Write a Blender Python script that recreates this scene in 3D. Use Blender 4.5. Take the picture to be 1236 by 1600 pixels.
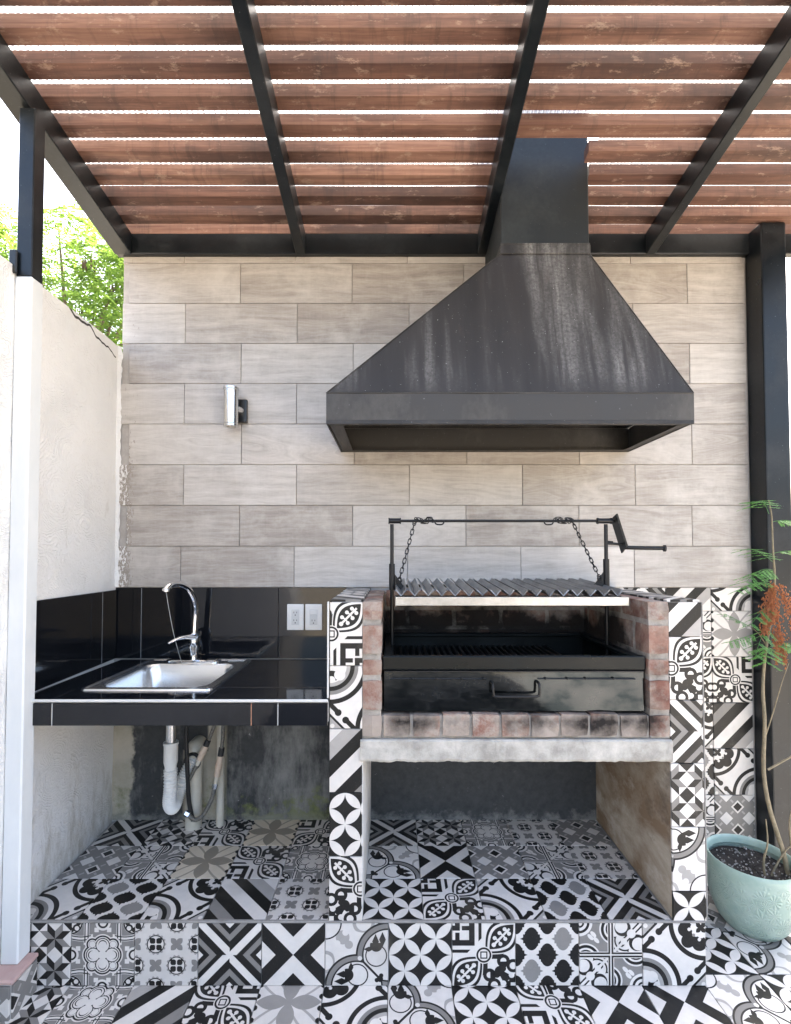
import bpy, bmesh, math, random
from mathutils import Vector, Matrix, noise as mnoise
R = math.radians
rnd = random.Random(11)
scene = bpy.context.scene
for o in list(bpy.data.objects):
    bpy.data.objects.remove(o)
C = scene.collection

# ------------------------------------------------------------------ camera
CAMZ = 1.352
cam = bpy.data.cameras.new('camera')
co = bpy.data.objects.new('camera', cam)
C.objects.link(co)
co.location = (0, -.03, CAMZ)
co.rotation_euler = (R(90 + 1.58), 0, 0)
cam.sensor_fit = 'HORIZONTAL'
cam.sensor_width = 36
cam.lens = 36 * 772 / 1236
cam.shift_y = 47 / 1236
cam.shift_x = 3 / 1236
cam.clip_start = 0.02
cam.clip_end = 2000
scene.camera = co

# ------------------------------------------------------------------ sky, sun, exposure
SUN_AZ, SUN_EL = R(20), R(50)
world = bpy.data.worlds.new('World')
scene.world = world
world.use_nodes = True
wn = world.node_tree
bg = wn.nodes['Background']
sky = wn.nodes.new('ShaderNodeTexSky')
sky.sky_type = 'NISHITA'
sky.sun_disc = False
sky.sun_elevation = SUN_EL
sky.sun_rotation = SUN_AZ
sky.dust_density = 7.0
sky.air_density = 1.0
sky.ozone_density = 0.4
wn.links.new(sky.outputs[0], bg.inputs[0])
bg.inputs[1].default_value = 0.15
sl = bpy.data.lights.new('sun', 'SUN')
sl.energy = 4.0
sl.angle = R(0.5)
sl.color = (1.0, 0.94, 0.85)
so = bpy.data.objects.new('sun', sl)
C.objects.link(so)
sdir = Vector((math.sin(SUN_AZ) * math.cos(SUN_EL), math.cos(SUN_AZ) * math.cos(SUN_EL), math.sin(SUN_EL)))
so.rotation_euler = sdir.to_track_quat('Z', 'Y').to_euler()
so.location = sdir * 20
scene.view_settings.view_transform = 'Standard'
scene.view_settings.look = 'None'
scene.view_settings.exposure = 2.93
scene.view_settings.gamma = 1.0
scene.view_settings.use_curve_mapping = False
scene.render.engine = 'CYCLES'
cy = scene.cycles
cy.use_denoising = True
cy.max_bounces = 10
cy.diffuse_bounces = 6
cy.glossy_bounces = 5
cy.transmission_bounces = 6
cy.transparent_max_bounces = 10
cy.sample_clamp_indirect = 6
cy.caustics_reflective = False
cy.caustics_refractive = False


# ------------------------------------------------------------------ node helpers
class G:
    """tiny builder for shader node trees"""
    def __init__(s, name):
        s.m = bpy.data.materials.new(name)
        s.m.use_nodes = True
        s.nt = s.m.node_tree
        s.p = s.nt.nodes['Principled BSDF']
        s.out = s.nt.nodes['Material Output']

    def n(s, t, **kw):
        nd = s.nt.nodes.new(t)
        for k, v in kw.items():
            setattr(nd, k, v)
        return nd

    def put(s, sock, v):
        if v is None:
            return
        if isinstance(v, V):
            v = v.s
        if isinstance(v, bpy.types.NodeSocket):
            s.nt.links.new(v, sock)
        elif isinstance(v, (tuple, list)) and len(v) == 3 and sock.type == 'RGBA':
            sock.default_value = (*v, 1)
        else:
            sock.default_value = v

    def math(s, op, a, b=None, c=None, clamp=False):
        nd = s.n('ShaderNodeMath', operation=op, use_clamp=clamp)
        for i, v in enumerate((a, b, c)):
            s.put(nd.inputs[i], v)
        return V(s, nd.outputs[0])

    def vec(s, x=0.0, y=0.0, z=0.0):
        nd = s.n('ShaderNodeCombineXYZ')  # near-black tone chosen for dark reflections in the drawer and black tiles
        for i, v in enumerate((x, y, z)):
            s.put(nd.inputs[i], v)
        return nd.outputs[0]

    def dist(s, P, c):
        nd = s.n('ShaderNodeVectorMath', operation='DISTANCE')
        s.put(nd.inputs[0], P)
        nd.inputs[1].default_value = (c[0], c[1], 0)
        return V(s, nd.outputs['Value'])

    def mix(s, f, a, b):
        nd = s.n('ShaderNodeMix', data_type='FLOAT')
        s.put(nd.inputs[0], f); s.put(nd.inputs[2], a); s.put(nd.inputs[3], b)
        return V(s, nd.outputs[0])

    def cmix(s, f, a, b, blend='MIX'):
        nd = s.n('ShaderNodeMix', data_type='RGBA', blend_type=blend)
        s.put(nd.inputs[0], f); s.put(nd.inputs[6], a); s.put(nd.inputs[7], b)
        return nd.outputs[2]

    def noise(s, vec, scale=5, detail=4, rough=0.55, dist=0.0, out=0):
        nd = s.n('ShaderNodeTexNoise')
        s.put(nd.inputs['Vector'], vec)
        nd.inputs['Scale'].default_value = scale
        nd.inputs['Detail'].default_value = detail
        nd.inputs['Roughness'].default_value = rough
        nd.inputs['Distortion'].default_value = dist
        return V(s, nd.outputs[out])

    def ramp(s, v, a, b, ca=0.0, cb=1.0):
        nd = s.n('ShaderNodeMapRange')
        s.put(nd.inputs[0], v)
        for i, x in enumerate((a, b, ca, cb)):
            s.put(nd.inputs[i + 1], x)
        return V(s, nd.outputs[0])

    def pos(s):
        if not hasattr(s, '_pos'):
            s._pos = s.n('ShaderNodeNewGeometry').outputs['Position']
        return s._pos

    def xyz(s, v=None):
        nd = s.n('ShaderNodeSeparateXYZ')
        s.put(nd.inputs[0], v if v is not None else s.pos())
        return V(s, nd.outputs[0]), V(s, nd.outputs[1]), V(s, nd.outputs[2])

    def rand(s):
        if not hasattr(s, '_r'):
            s._r = s.n('ShaderNodeObjectInfo').outputs['Random']
        return V(s, s._r)

    def mapv(s, v, scale=(1, 1, 1), off=None):
        nd = s.n('ShaderNodeVectorMath', operation='MULTIPLY')
        s.put(nd.inputs[0], v); nd.inputs[1].default_value = scale
        r = nd.outputs[0]
        if off is not None:
            a = s.n('ShaderNodeVectorMath', operation='ADD')
            s.put(a.inputs[0], r); s.put(a.inputs[1], off)
            r = a.outputs[0]
        return r

    def randoff(s, k=37.0):
        r = s.rand()
        return s.vec(r * k, r * (k * 1.7), r * (k * 0.6))

    def bump(s, h, strength=0.3, dist=0.005, normal=None):
        nd = s.n('ShaderNodeBump')
        nd.inputs['Strength'].default_value = strength
        nd.inputs['Distance'].default_value = dist
        s.put(nd.inputs['Height'], h)
        if normal is not None:
            s.put(nd.inputs['Normal'], normal)
        s.put(s.p.inputs['Normal'], nd.outputs[0])
        return nd.outputs[0]

    def set(s, color=None, rough=None, metal=None, spec=None, coat=None):
        s.put(s.p.inputs['Base Color'], color)
        s.put(s.p.inputs['Roughness'], rough)
        s.put(s.p.inputs['Metallic'], metal)
        s.put(s.p.inputs['Specular IOR Level'], spec)
        s.put(s.p.inputs['Coat Weight'], coat)
        return s.m


class V:
    """a float socket with arithmetic"""
    def __init__(s, g, sock): s.g, s.s = g, sock
    def __add__(s, o): return s.g.math('ADD', s, o)
    __radd__ = __add__
    def __sub__(s, o): return s.g.math('SUBTRACT', s, o)
    def __rsub__(s, o): return s.g.math('SUBTRACT', o, s)
    def __mul__(s, o): return s.g.math('MULTIPLY', s, o)
    __rmul__ = __mul__
    def __truediv__(s, o): return s.g.math('DIVIDE', s, o)
    def __neg__(s): return s.g.math('MULTIPLY', s, -1.0)
    def __abs__(s): return s.g.math('ABSOLUTE', s)
    def lt(s, o): return s.g.math('LESS_THAN', s, o)
    def gt(s, o): return s.g.math('GREATER_THAN', s, o)
    def min(s, o): return s.g.math('MINIMUM', s, o)
    def max(s, o): return s.g.math('MAXIMUM', s, o)
    def sin(s): return s.g.math('SINE', s)
    def cos(s): return s.g.math('COSINE', s)
    def floor(s): return s.g.math('FLOOR', s)
    def frac(s): return s.g.math('FRACT', s)
    def sign(s): return s.g.math('SIGN', s)
    def pow(s, e): return s.g.math('POWER', s, e)


# ------------------------------------------------------------------ printed cement-look tiles: one node pattern per design
BLK, WHT, GRY, LGR = 0.013, 0.68, 0.22, 0.38


class Paint:
    def __init__(s, g, u, v, tone):
        s.g, s.u, s.v, s.t = g, u, v, tone
        s.P = g.vec(u, v)

    def p(s, d, tone):          # paint where d < 0
        s.t = s.g.mix(d.lt(0.0), s.t, tone)

    def c(s, x, y, P=None): return s.g.dist(P if P is not None else s.P, (x, y))
    def disc(s, x, y, r, tone, P=None): s.p(s.c(x, y, P) - r, tone)
    def ring(s, x, y, r, w, tone, P=None): s.p(abs(s.c(x, y, P) - r) - w, tone)


def d_star(k):
    g = k.g
    U, W = (k.u + 1.0).frac() * 2.0 - 1.0, (k.v + 1.0).frac() * 2.0 - 1.0
    x, y = abs(U), abs(W)
    hi, lo = x.max(y), x.min(y)
    par = U.sign() * W.sign() * (x - y).sign()
    petal = g.mix(par.gt(0.0), GRY, BLK)
    k.p(((1.0 - x) + (1.0 - y)) - 0.5, BLK)
    k.p((lo - 0.5).max(hi - lo - 0.5), petal)


def d_quatre(k):
    g = k.g
    k.t = GRY
    x, y = abs(k.u), abs(k.v)
    hi, lo = x.max(y), x.min(y)
    H = g.vec(hi, lo)
    Q = g.vec(x, y)
    # pale flecks and half discs on the edges
    k.p(abs(hi - 0.78).max(abs(lo - 0.2)) - 0.07, WHT)
    k.ring(1.0, 0.0, 0.17, 0.07, WHT, H); k.ring(1.0, 0.0, 0.14, 0.03, BLK, H); k.disc(1, 0, .11, WHT, H)
    # rails
    wob = (lo * 3.0).sin() * 0.0
    edge = abs(x - 0.52)
    edge2 = abs(y - 0.56 - ((x * 4.5).cos() * 0.05))
    k.p(edge.max(0.4 - y) - 0.085, WHT); k.p(edge2.max(0.4 - x) - 0.085, WHT)
    k.p(abs(edge - 0.05).max(0.4 - y) - 0.018, BLK); k.p(abs(edge2 - 0.05).max(0.4 - x) - 0.018, BLK)
    # corner rosettes
    d = k.c(1, 1, Q)
    k.p(d - 0.36, WHT); k.p(abs(d - 0.33) - 0.025, BLK); k.disc(.84, .84, .12, BLK, Q); k.disc(.83, .83, .07, WHT, Q)
    k.disc(1, .78, .08, BLK, Q); k.disc(.78, 1, .08, BLK, Q)
    # centre
    m = (k.c(0.30, 0, H) - 0.29).min(k.c(0.33, 0.33, H) - 0.17)
    k.p(m - 0.06, WHT); k.p(m - 0.02, BLK); k.p(m + 0.03, WHT); k.p(m + 0.06, BLK)
    k.p(k.c(0.33, 0.33, H) - 0.10, WHT)
    k.disc(0.3, 0, 0.2, WHT, H); k.disc(0.33, 0, 0.135, BLK, H); k.disc(0.30, 0, 0.13, WHT, H)
    k.p(lo * 1.6 + hi - 0.25, WHT)


def d_medal(k):
    g = k.g
    k.t = 0.60
    a, b = (k.u + 1.0) * 1.5, (k.v + 1.0) * 1.5
    i, j = (a + 0.5).floor(), (b + 0.5).floor()
    x, y = a - i, b - j
    P = g.vec(x, y)
    par = abs(((i + j) * 0.5).frac() - 0.5).lt(0.25)       # 1 on medallions
    r = k.c(0, 0, P)
    th = g.math('ARCTAN2', y, x)
    Q = g.vec(abs(x), abs(y))
    keep = k.t
    k.p(r - 0.47 - (th * 14.0).cos() * 0.035, LGR * 0.8)
    k.p(r - 0.42, BLK); k.p(r - 0.375, 0.66)
    k.disc(.15, .15, .145, BLK, Q); k.disc(.25, .25, .06, BLK, Q)
    k.p(abs(x).min(abs(y)) - 0.025, g.mix((r - .36).lt(0.), k.t, 0.66))
    med = k.t
    k.t = keep
    s, d = abs(x) + abs(y), abs(abs(x) - abs(y))
    k.p(d - s * (0.55 - s) * 2.6, GRY)
    k.t = g.mix(par, k.t, med)


def d_rays(k):
    s = abs(abs(k.u) - abs(k.v)) * 1.0
    side = (k.u * k.v).sign() * (abs(k.u) - abs(k.v))
    k.p(s - 0.84, BLK); k.p(s - 0.64, GRY); k.p(s - 0.42, BLK)
    k.p(abs(side - 0.06) - 0.16, WHT)


def d_cross(k):
    d = abs(k.u) - abs(k.v)
    k.p((0.0 - d).max(d - 0.56), BLK)
    k.p(d + 0.56, BLK)


def d_arcflower(k):
    g = k.g
    # fold over the anti-diagonal so both lobes are alike
    a = k.u + k.v
    neg = a.lt(0.0)
    x = g.mix(neg, k.u, -k.v)
    y = g.mix(neg, k.v, -k.u)
    Q = g.vec(x, y)
    # corner opposite
    k.disc(-.45, .55, .22, LGR, k.P); k.disc(-.25, .32, .13, LGR, k.P); k.disc(-.62, .36, .10, WHT, k.P); k.disc(-.36, .70, .10, WHT, k.P)
    k.p(abs(k.c(0.22, 1.0, Q) - 0.3) - 0.055 + (0.75 - y).max(0.0), LGR)
    k.ring(-1, 1, .5, .022, BLK)
    d = k.c(1, 0, Q) - 1.0
    k.p(d, WHT)
    k.p(d - 0.03, BLK); k.p(d + 0.03, GRY); k.p(d + 0.17, BLK); k.p(d + 0.22, WHT)
    k.ring(.62, -.02, .33, .02, BLK, Q)
    k.p((k.c(.62, -.02, Q) - .31).max(y - x * 0.6 + 0.2), WHT)
    # tulip
    t = (k.c(.62, .3, Q) - .2)
    k.p(t.max(y - 0.38), BLK)
    k.p(abs(x - 0.82) * 2.2 + abs(y - 0.48) - 0.24, BLK); k.p(abs(x - 0.6) * 2.2 + abs(y - 0.42) - 0.24, BLK)
    k.p(abs(x - 0.38) + abs(y - 0.18) * 2.0 - 0.16, BLK)
    # stem with bud on the diagonal
    s, b = (k.u - k.v), abs(k.u + k.v)
    k.p((b - 0.05).max(0.3 - s).max(s - 1.5), BLK)
    k.disc(.74, -.74, .1, BLK); k.disc(.64, -.78, .07, BLK); k.disc(.78, -.64, .07, BLK)
    k.disc(.1, -.1, .07, WHT)


def d_circles(k):
    g = k.g
    x = abs((k.u + 1.0).frac() - 0.5) * 0.5
    y = abs((k.v + 1.0).frac() - 0.5) * 0.5
    P = g.vec(x, y)
    k.t = BLK
    k.p(k.c(.25, 0, P).max(k.c(0, .25, P)) - 0.25, WHT)


def d_maze(k):
    g = k.g
    u, v = k.u, k.v
    a, b = (u + v) * 0.7071, (u - v) * 0.7071
    aa = abs(a)
    # stepped key lines (upper left)
    X, Y = u + 1.0, 1.0 - v
    m = X.max(Y)
    mn = X.min(Y)
    key = (abs(m - 0.16) - 0.08).min(abs(m - 0.62) - 0.09)
    key = key.min((abs(mn - 0.16) - 0.07).max(0.3 - m).max(m - 0.56))
    key = key.min(abs(m - 0.88) - 0.05)
    k.p(key.max(b + 0.42), BLK)
    # scrolls (lower right), alike on both sides of the diagonal
    sx, sy = u.max(-v), u.min(-v)
    S = g.vec(sx, sy)
    k.p((0.08 - b).max(aa - 0.55).max(b - 0.42), BLK)
    k.p(((0.12 - u).max(v + 0.12)), WHT)
    k.ring(.62, .18, .15, .055, BLK, S); k.p((k.c(.62, .18, S) - .16).max(.2 - sy), BLK)
    k.ring(.93, .33, .16, .05, BLK, S)
    k.disc(.5, -.5, .16, BLK); k.disc(.42, -.62, .09, BLK); k.disc(.62, -.42, .09, BLK)
    k.p(abs(a).max(abs(b - .92)) - 0.09 - (b - .8) * .3, BLK)
    k.p((abs(sx - 0.93).max(abs(sy - 0.72)) - 0.13), BLK)
    k.disc(.88, .62, .09, WHT, S)
    # leaf on the diagonal
    w = ((aa - 0.16) * 2.45).sin() * 0.40
    ab = abs(b)
    k.p((ab - w - 0.13).max(0.1 - aa), WHT)
    k.p((ab - w - 0.09).max(0.1 - aa), BLK)
    k.p((ab - w + 0.0).max(0.1 - aa), WHT)
    k.p((ab - w + 0.09).max(0.1 - aa), BLK)
    L = g.vec(aa, ab)
    k.p((ab - 0.035).max(abs(aa - .82) - .34), WHT)
    for q in (.62, .84, 1.04):
        k.disc(q, .13 if q < 1 else .1, .062, WHT, L)
        k.p(abs(aa - q - 0.02).max(ab - .1) - 0.022, WHT)
    k.disc(.45, 0, .07, WHT, L)
    r = k.c(0, 0)
    k.p(r - 0.27, WHT); k.p(abs(r - 0.21) - 0.03, BLK)
    q = abs(u).max(abs(v))
    k.p(q - 0.115, BLK); k.p(q - 0.075, WHT)


def d_lantern(k):
    g = k.g
    parity = (k.u * k.v).gt(0.0)

    def lant(x, y):
        x, y = abs(x), abs(y)
        body = g.math('SQRT', (x / 0.235).pow(2.0) + (y / 0.36).pow(2.0)) - 1.0
        step = (x - 0.27).max(y - 0.14) * 4.0
        step2 = (x - 0.21).max(y - 0.22) * 4.0
        pt = x / 0.37 + y / 0.16 - 1.0
        return body.min(step).min(step2).min(pt)
    A = lant((k.u + 1.0).frac() - 0.5, (k.v + 1.0).frac() - 0.5)
    B = lant((k.u + 1.5).frac() - 0.5, (k.v + 1.5).frac() - 0.5)
    k.p(B, BLK)
    k.p(A, g.mix(parity, BLK, GRY * 1.1))


def d_clover(k):
    g = k.g
    k.t = GRY
    flip = (k.u + k.v).lt(0.0)
    x = 1.0 - g.mix(flip, k.u, -k.u)
    y = 1.0 - g.mix(flip, k.v, -k.v)
    hi, lo = x.max(y), x.min(y)
    H = g.vec(hi, lo)
    D = g.vec(abs(k.u - k.v) * 0.5, abs(k.u + k.v))
    for (cx, cy) in ((.46, 0.), (.60, .09), (.60, -.09)):
        k.disc(cx, cy * 1.0, .085, WHT, g.vec(abs(k.u - k.v) * 0.5, k.u + k.v))
    # corner quarter discs
    q = g.vec(abs(k.u), k.v * k.u.sign())
    r = k.c(1, -1, q)
    k.p(r - .42, WHT); k.p(r - .33, BLK); k.p(r - .25, WHT); k.p(r - .16, BLK); k.p(r - .1, WHT)
    # lobed corner
    d = (k.c(.88, .2, H) - .36).min(k.c(.55, .55, H) - .42).min(k.c(.3, .3, H) - .45)
    k.p(d - .12, WHT); k.p(d - .07, BLK); k.p(d + .02, WHT); k.p(d + .08, BLK); k.p(d + .13, WHT)
    k.disc(.62, .16, .26, BLK, H); k.disc(.66, .12, .2, WHT, H)
    k.p((abs(x - y) - .13).max(hi - .75), BLK)
    k.p(abs(x - y) - .06, WHT)
    k.disc(.34, .34, .14, WHT, H); k.disc(.58, .58, .1, WHT, H)
    k.p(d + .13 - 0.0 - (hi - 5.0).min(0.0) * 0.0, k.t)
    rail = (abs(x - 1.0)).min(abs(y - 1.0))
    k.p((rail - .1).max(.52 - hi.max(lo)).max(0.62 - k.c(.3, .3, H)), WHT)
    k.p((abs(rail - .05) - .028).max(0.62 - k.c(.3, .3, H)), BLK)


def d_baroque(k):
    g = k.g
    u, v = k.u, k.v
    a, b = (u + v) * 0.7071, (u - v) * 0.7071
    ab = abs(b)
    S = g.vec(a, ab)
    rl, rh = k.c(-1, -1), k.c(1, 1)
    # corners on the cross diagonal
    k.p(1.12 - ab, LGR); k.p(abs(ab - 1.10) - 0.035, BLK)
    k.disc(0.0, 1.29, .07, WHT, S)
    d = (1.14 - rl).max(1.10 - rh).max(ab - 0.86)
    k.p(d - 0.07, BLK); k.p(d + 0.08, WHT)
    k.p((abs(a) - .13).max(0.78 - ab).max(ab - 1.0), WHT)
    k.disc(.17, .86, .11, BLK, S); k.disc(-.17, .86, .11, BLK, S)
    k.disc(.0, .80, .07, WHT, S)
    # lower-left arcs
    k.p(rl - 0.92, GRY); k.p(rl - 0.80, BLK); k.p(rl - 0.66, LGR); k.p(rl - .54, WHT)
    k.p((rl - .5).max(abs(k.c(-.55, -.95) - .22) - .09), BLK)
    k.disc(-.72, -.68, .18, WHT)
    # fleuron (upper right)
    x, y = u.max(v), u.min(v)
    T = g.vec(x, y)
    k.disc(.80, .36, .24, BLK, T); k.disc(.44, .44, .22, BLK); k.disc(.6, .6, .27, BLK)
    k.disc(.86, .64, .12, WHT, T); k.disc(.7, .7, .13, WHT); k.disc(.80, .48, .055, WHT, T)
    k.disc(.62, .62, .05, GRY)
    x2, y2 = abs(u - .85), abs(v - .85)
    k.p(abs(x2 - y2) - (x2 + y2) * (.3 - (x2 + y2)) * 4.5, BLK)


def d_stripes(k):
    s = k.u + k.v
    k.p(-1.45 - s, BLK) if False else None
    k.p(s + 1.50, BLK)
    k.p((s + 0.98).max(-1.5 - s), GRY)
    k.p((s + 0.36).max(-0.98 - s), BLK)
    k.p((s - 0.80).max(0.26 - s), BLK)
    k.p((s - 1.38).max(0.80 - s), LGR)


def d_petal(k, col=LGR):
    g = k.g
    x, y = abs(k.u), abs(k.v)
    hi, lo = x.max(y), x.min(y)
    k.p(abs(lo - (hi.pow(1.7) * 0.66 + 0.05)).max(0.16 - hi) - 0.02 - hi * 0.045, LGR)
    k.p(lo - hi * (1.0 - hi) * 0.98 - 0.01, LGR * 0.78)
    e = abs((k.v * 2.5).frac() - 0.5) * 0.4
    k.disc(1.0, 0.0, 0.095, BLK, g.vec(x, e))


def d_diamonds(k):
    g = k.g
    k.t = GRY
    s, t = (k.u + k.v) * 0.5 + 0.5, (k.u - k.v) * 0.5 + 0.5
    fs, ft = (s * 2.0).frac(), (t * 2.0).frac()
    i = abs((((s * 2.0).floor() + (t * 2.0).floor()) * 0.5).frac())
    lines = (abs(fs - 0.5) - 0.29).max(abs(ft - 0.5) - 0.29)
    ws = abs(abs(fs - 0.5) - 0.25) - 0.05
    wt = abs(abs(ft - 0.5) - 0.25) - 0.05
    k.p(ws.min(wt).max(lines), WHT)
    inner = abs(fs - .5).max(abs(ft - .5)) - .2
    k.p(inner, g.mix(i.gt(.25), WHT, BLK))
    k.p((abs(fs - 0.5)).min(abs(ft - 0.5)).max(0.44 - abs(fs - .5).max(abs(ft - .5))) - .06, LGR)


DESIGNS = {'A': ('tile_star', d_star), 'B': ('tile_quatrefoil', d_quatre), 'C': ('tile_medallion', d_medal),
           'D': ('tile_rays', d_rays), 'E': ('tile_cross', d_cross), 'F': ('tile_arc_flower', d_arcflower),
           'G': ('tile_circles', d_circles), 'H': ('tile_maze', d_maze), 'I': ('tile_lantern', d_lantern),
           'J': ('tile_clover', d_clover), 'K': ('tile_baroque', d_baroque), 'L': ('tile_stripes', d_stripes),
           'M': ('tile_petal', d_petal), 'N': ('tile_diamonds', d_diamonds), 'T': ('tile_petal_tan', d_petal)}
TILEMAT = {}
for key, (nm, fn) in DESIGNS.items():
    g = G(nm)
    uv = g.n('ShaderNodeUVMap', uv_map='UVMap').outputs[0]
    ux, vy, _ = g.xyz(uv)
    k = Paint(g, ux * 2.0 - 1.0, vy * 2.0 - 1.0, WHT)
    fn(k)
    n1 = g.noise(g.pos(), 28, 5, 0.65)
    n2 = g.noise(g.pos(), 3.2, 4, 0.6)
    n3 = g.noise(g.pos(), 260, 2, 0.6)
    tone = k.t if isinstance(k.t, V) else g.mix(0.0, k.t, k.t)
    tone = tone * g.ramp(n1, .3, .7, .93, 1.04) * (0.94 + g.rand() * 0.1)
    tone = tone + g.ramp(n3, .6, .8, 0.0, .025) + g.ramp(g.noise(g.pos(), 11, 6, .75), .60, .78, 0.0, .05)
    tint = (1.0, .86, .66) if key == 'T' else (1.0, .935, .86)
    col = g.cmix(1.0, g.vec(tone, tone, tone), tint, 'MULTIPLY')
    dirt = g.ramp(n2, .58, .8, 0.0, .35)
    col = g.cmix(dirt, col, (.22, .19, .15))
    g.set(color=col, rough=g.ramp(n1, .3, .75, .32, .55), spec=.3)
    g.bump(n1 * 0.6 + n3 * 0.4, .08, .002)
    TILEMAT[key] = g.m


# ------------------------------------------------------------------ other materials
def grunge(name, c1, c2, scale=6, rough=(.4, .7), stretch=(1, 1, 1), bump=.2, bdist=.004, metal=0.0, spec=.5, lo=.35, hi=.68, per_obj=True, fine=0.25):
    g = G(name)
    off = g.randoff() if per_obj else None
    v = g.mapv(g.pos(), stretch, off)
    a = g.noise(v, scale, 6, .62)
    b = g.noise(v, scale * 7, 4, .6)
    f = g.ramp(a * (1 - fine) + b * fine, lo, hi)
    g.set(color=g.cmix(f, c1, c2), rough=g.ramp(b, .3, .7, rough[0], rough[1]), metal=metal, spec=spec)
    if bump:
        g.bump(a * .5 + b * .5, bump, bdist)
    return g.m


def plank_mat():
    g = G('wood_look_tile')
    off = g.randoff(53.0)
    v = g.mapv(g.pos(), (1, 1, 1), off)
    warp = g.noise(v, 2.2, 3, .5)
    x, y, z = g.xyz(v)
    # straight weathered grain, with cathedral rings on some of the planks
    gv = g.vec(x * 2.2, y * 0.0, z * 26.0 + warp * 1.6)
    grain = g.noise(gv, 1.6, 7, .68, .25)
    field = g.noise(g.vec(x * 1.0, 0.0, z * 5.5), 1.3, 2, .4)
    rings = g.noise(g.vec(field * 46.0, x * .6, 0.0), 1.0, 3, .6)
    fine = g.noise(g.mapv(v, (9, 1, 150)), 3.0, 4, .7)
    saw = g.noise(g.mapv(v, (80, 1, 4)), 2.0, 3, .6)
    rsel = (g.rand() * 7.31).frac()
    r = g.rand()
    f = g.mix(rsel.gt(.55), grain, grain * .45 + rings * .55) * .66 + fine * .28 + saw * .07
    light = g.cmix(r, (.455, .41, .365), (.615, .58, .54))
    dark = g.cmix(r, (.22, .19, .165), (.38, .345, .31))
    col = g.cmix(g.ramp(f, .66, .36), light, dark)
    worn = g.noise(v, 5.0, 5, .7)
    col = g.cmix(g.ramp(worn, .48, .70, 0, .5), col, (.62, .585, .54))
    # mortar smears along the plastered corner
    px, py, pz = g.xyz()
    sm = g.noise(g.mapv(g.pos(), (95, 1, 40)), 1.0, 5, .75)
    edge = g.ramp(px, -1.19, -1.135, 0.24, -0.06)
    low = g.ramp(pz, 1.95, 1.75, 0, 1)
    near = px.lt(-1.135)
    m = (sm + edge * low).gt(.75) * near
    m2 = (sm + edge * low).gt(.63) * near
    col = g.cmix(m2, col, (.30, .26, .22))
    col = g.cmix(m, col, (.74, .72, .69))
    g.set(color=col, rough=g.ramp(f, .3, .7, .36, .52), spec=.4)
    g.bump(fine * .6 + grain * .4, .12, .002)
    return g.m


def stucco_mat(name, crack=False, base=(.80, .79, .77)):
    g = G(name)
    vo = g.n('ShaderNodeTexVoronoi', feature='F1')
    vw = g.noise(g.pos(), 6.0, 3, .6, 0.0, 1)
    v = g.mapv(g.pos(), (1, 1, 1), None)
    mixv = g.n('ShaderNodeMix', data_type='VECTOR')
    mixv.inputs[0].default_value = .09
    g.put(mixv.inputs[4], v); g.put(mixv.inputs[5], vw)
    g.put(vo.inputs['Vector'], mixv.outputs[1])
    vo.inputs['Scale'].default_value = 6.5
    d = V(g, vo.outputs['Distance'])
    patch = g.noise(g.pos(), 5.0, 4, .6)
    tear = g.noise(g.pos(), 24, 5, .7)
    arcs = g.ramp(((d * 120.0 + patch * 9.0 + tear * 8.0).sin()), .1, 1.0, 0, 1) * g.ramp(patch, .38, .54, .05, 1.0) * g.ramp(tear, .34, .56, .1, 1.0)
    fine = g.noise(g.pos(), 90, 4, .65)
    dirt = g.noise(g.pos(), 2.4, 5, .65)
    col = g.cmix(g.ramp(dirt, .5, .78, 0, .4), base, tuple(b * .72 for b in base))
    h = arcs * .30 + fine * .5 + tear * .8
    if crack:
        x, y, z = g.xyz()
        wob = g.noise(g.vec(0.0, y, 0.0), 9.0, 2, .5)
        line = abs(z - (2.289 - (y - 1.74) * .16) - (wob - .5) * .09)
        c = (line - g.ramp(y, 1.76, 2.14, .0060, .0030)).lt(0.0) * y.gt(1.755) * y.lt(2.13)
        col = g.cmix(c, col, (.05, .045, .04))
        gr = g.noise(g.mapv(g.pos(), (1, 3, 1)), 7, 5, .7)
        damp = g.ramp(z, .62, .2, 0, .34) + gr
        col = g.cmix(g.ramp(damp, .62, .95, 0, .65), col, (.33, .29, .21))
    g.set(color=col, rough=.85, spec=.25)
    g.bump(h, .75, .008)
    return g.m


def steel_mat(name='black_steel', base=(.004, .006, .008), dust=(.055, .06, .065), amt=.45, rough=(.25, .5), st=(1, 1, 1), spec=.4):
    g = G(name)
    v = g.mapv(g.pos(), st, g.randoff())
    a = g.noise(v, 3.2, 6, .65)
    b = g.noise(v, 60, 4, .7)
    f = g.ramp(a * .8 + b * .2, .48, .8, 0, amt)
    sp = g.ramp(g.noise(v, 140, 2, .5), .72, .78, 0, .35)
    col = g.cmix(f, base, dust)
    col = g.cmix(sp, col, (.25, .25, .25))
    g.set(color=col, rough=g.ramp(a, .3, .7, rough[0], rough[1]), spec=spec)
    g.bump(b, .06, .002)
    return g.m


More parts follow.
